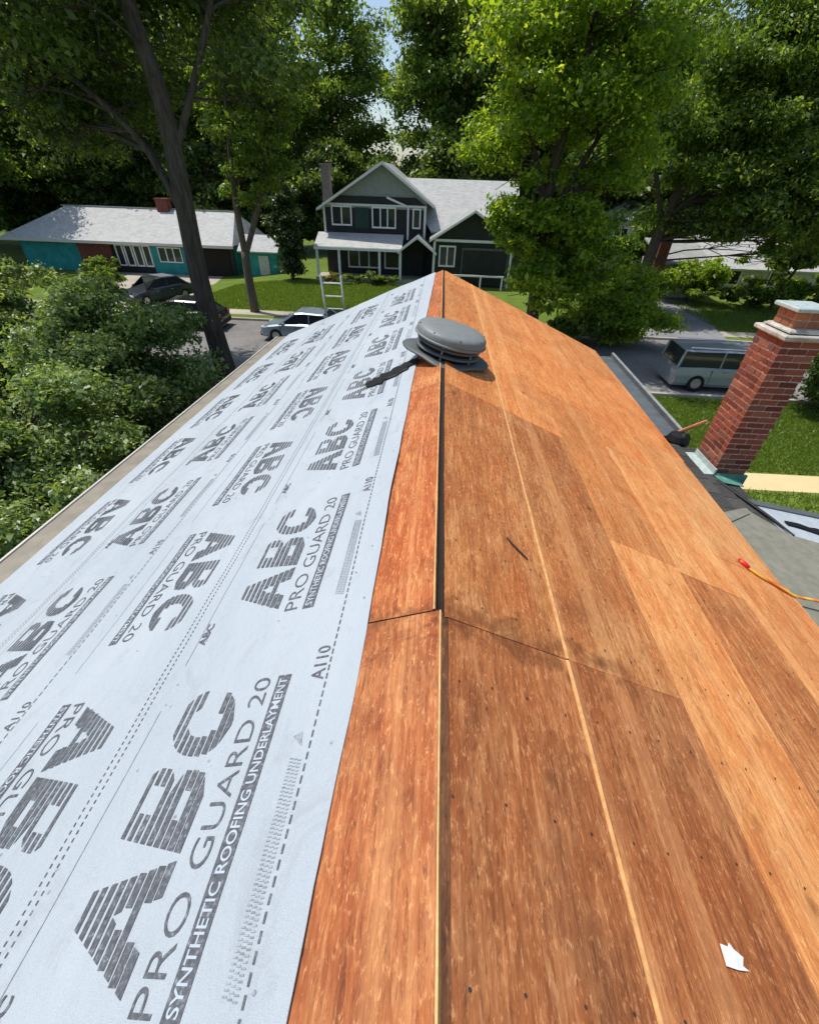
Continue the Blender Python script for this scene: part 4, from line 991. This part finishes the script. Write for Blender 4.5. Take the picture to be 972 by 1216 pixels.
# shrubs near the left wall
for (lab, c, r, n, nl, sz, base) in [
    ('large light green shrub filling the left below the tan gutter', (-9.9, 7.3, 1.0), (3.7, 4.0, 2.1), 84, 100000, .105, (-9.9, 7.3, 0)),
    ('leafy green shrub at the left between the tan gutter and the big trunk', (-10.5, 12.8, 1.85), (3.4, 3.0, 2.3), 72, 80000, .12, (-10.2, 13.0, 0)),
    ('tall pale green shrub at the left edge in front of the ranch house', (-15.9, 15.2, 2.3), (3.1, 3.2, 2.2), 60, 60000, .135, (-15.6, 15.8, 0))]:
    bl = blob_cloud(rng, c, r, n, .70, .3)
    tree('garden_shrub', lab, base, [([(base[0], base[1], -.1), (base[0]+.1, base[1], .8), (c[0], c[1], c[2]+.4)], [.10, .08, .04])], bl, nl, sz, 'leaf_shrub', rng, 'bark', 'shrubs along the left side of the house', .34, .8, 'shrub', .05)
# arborvitae
bl = [(-12.2+rng.normal()*.25, 39.6+rng.normal()*.25, z, max(.25, 1.0*(1-((z-2.6)/5.4)**2 if z > 2.6 else .85))) for z in np.arange(.5, 7.7, .28)]
tree('arborvitae', 'narrow dark evergreen standing left of the two storey house', (-12.2, 39.6, 0), [([(-12.2, 39.6, -.1), (-12.2, 39.6, 4), (-12.2, 39.6, 7.4)], [.14, .10, .03])], bl, 15000, .22, 'leaf_conifer', rng, 'bark', None, .3, .9, 'evergreen', .04)
# flower bed plants and low hedges
def bush(name, label, cat, c, r, n, nl, sz, leaf, group=None):
    bl = blob_cloud(rng, (c[0], c[1], c[2]+r[2]*.9), r, n, min(r)*.55, .3)
    return tree(name, label, c, [([(c[0], c[1], c[2]-.05), (c[0], c[1], c[2]+r[2]*.9)], [.04, .02])], bl, nl, sz, leaf, rng, 'bark', group, .3, .8, cat, .02)
bush('flowering_shrub', 'yellow flowering shrub on the pale driveway by the ranch house', 'shrub', (-24.4, 39.5, gz(-24.4, 39.5)), (1.2, .8, .35), 8, 1500, .16, 'leaf_yellow')
bush('flowering_shrub', 'yellow green shrub just above the top of the ladder', 'shrub', (-8.6, 38.2, 0), (.7, .6, .5), 8, 1500, .16, 'leaf_yellow')
bush('hedge', 'low dark hedge in front of the porch of the two storey house', 'hedge', (-5.6, 38.9, 0), (2.4, .6, .55), 16, 5000, .16, 'leaf_mid')
bush('garden_shrub', 'rounded shrub beside the brick wall of the ranch house', 'shrub', (-30.5, 42.2, ZB), (1.6, .9, .8), 12, 3500, .2, 'leaf_mid')
bush('garden_shrub', 'round green shrub on the lawn edge below the ranch windows', 'shrub', (-25.5, 34.5, gz(-25.5, 34.5)), (2.2, 1.5, .8), 14, 5000, .2, 'leaf_mid')
bush('garden_shrub', 'green bushes along the right driveway in front of the grey roofed house', 'shrub', (22.5, 36.0, 0), (4.2, 1.6, 1.0), 26, 12000, .20, 'leaf_mid')
bush('garden_shrub', 'sunlit bush left of the distant red brick chimney', 'shrub', (14.0, 37.2, 0), (2.4, 1.2, 1.1), 14, 6000, .22, 'leaf_bright')
bush('garden_shrub', 'dark shrub at the right edge behind the brick chimney', 'shrub', (15.6, 17.0, 0), (2.0, 1.5, 1.3), 20, 10000, .15, 'leaf_dark')
bush('garden_shrub', 'shrub below the broad oak at the right edge', 'shrub', (28.5, 37.5, 0), (4.0, 1.6, 1.1), 24, 10000, .22, 'leaf_mid')

bush('garden_shrub', 'tall leafy shrub between the low light green tree and the red chimney', 'shrub', (13.6, 33.0, 0), (1.7, 1.4, 1.5), 16, 8000, .2, 'leaf_mid')
bush('garden_shrub', 'low shrub at the foot of the bright maple beyond the roof peak', 'shrub', (6.6, 24.6, 0), (1.8, 1.3, .8), 16, 8000, .18, 'leaf_mid')
# background trees: three kinds, every one its own object
def bg_proto(label, h, r, nb, nl, sz, leaf, seed):
    rg = np.random.default_rng(seed)
    bl = blob_cloud(rg, (0, 0, h*.56), (r, r, h*.44), nb, r*.28, .35)
    return tree('woodland_tree', label, (0, 0, 0), [([(0, 0, -.1), (.1, 0, h*.3), (-.1, .1, h*.6), (0, 0, h*.9)], [.42, .34, .22, .05])], bl, nl, sz, leaf, rg, 'bark', 'trees behind the houses', .62)
protosT = [bg_proto('dark green leafy tree in the row behind the houses', 25, 7.2, 90, 46000, .34, 'leaf_dark', 3),
           bg_proto('mid green rounded tree in the row behind the houses', 22, 6.6, 84, 42000, .33, 'leaf_mid', 4),
           bg_proto('tall light green tree in the row behind the houses', 27, 7.4, 90, 46000, .35, 'leaf_mid', 5)]
spots = [(-58, 62, 0), (-49, 58, 1), (-41, 63, 0), (-34, 58, 0), (-27, 62, 1), (-20, 62, 1), (-13.5, 67, 1), (0.5, 60, 2), (7, 63, 0), (13, 66, 1), (19, 64, 2), (34, 57, 1), (40, 60, 2), (47, 56, 0), (55, 60, 1),
         (-66, 78, 2), (-52, 80, 0), (-38, 79, 2), (4, 80, 0), (30, 80, 0), (44, 80, 1), (60, 80, 2), (-46, 46, 1), (38, 46, 0), (-52, 38, 0), (44, 36, 2)]
protosT.append(bg_proto('low bushy tree', 9.5, 3.6, 46, 17000, .36, 'leaf_dark', 6))
spots += [(-56+4.4*i+random.uniform(-1, 1), 55.5+random.uniform(-1.5, 2.5), 3) for i in range(24)]
kinds = ['dark green leafy tree', 'mid green rounded tree', 'tall light green tree', 'low bushy dark tree']
used = set()
for i, (x, y, k) in enumerate(spots):
    o = protosT[k]
    if k in used: o = copy_tree(protosT[k])
    used.add(k); s_ = random.uniform(.85, 1.12)
    o.location = (x, y, gz(x, y)-.05); o.rotation_euler = (0, 0, random.uniform(0, 6.28)); o.scale = (s_, s_, s_*random.uniform(.92, 1.08))
    where = ('behind the ranch house' if -44 < x < -16 else 'behind the two storey house' if -16 <= x < 8 else 'behind the white roofed house' if 8 <= x < 27 else 'at the far right' if x >= 27 else 'at the far left')
    o['label'] = kinds[k]+(' ' if k == 3 else ' of the near row ' if y < 70 else ' of the back row ')+where
# grass blades on the near lawn and across the street
def blades(name, n, region, hgt):
    pts = []
    x0, x1, y0, y1 = region; p = np.stack([rng.uniform(x0, x1, n), rng.uniform(y0, y1, n)], 1)
    z = np.array([gz(a, b) for a, b in p]); a = rng.uniform(0, 6.28, n); h = hgt*rng.uniform(.5, 1.4, n); w_ = .012+h*.08
    lean = rng.normal(size=(n, 2))*h[:, None]*.4
    b0 = np.stack([p[:, 0]+np.cos(a)*w_, p[:, 1]+np.sin(a)*w_, z], 1); b1 = np.stack([p[:, 0]-np.cos(a)*w_, p[:, 1]-np.sin(a)*w_, z], 1)
    t = np.stack([p[:, 0]+lean[:, 0], p[:, 1]+lean[:, 1], z+h], 1)
    v = np.stack([b0, b1, t], 1).reshape(-1, 3); f = np.arange(n*3).reshape(n, 3)
    me = np_mesh(name, v, f, M['blade'], np.clip(.5+rng.normal(size=n)*.25, 0, 1))
    tag(link(bpy.data.objects.new(name, me)), kind='stuff')
blades('grass', 60000, (7.2, 19, 12.1, 17.9), .09)
blades('grass', 12000, (7.2, 18, 8, 11.0), .09)
blades('grass', 50000, (-17, -2, 29.2, 39), .12)
blades('grass', 20000, (17.5, 30, 29.2, 37), .12)
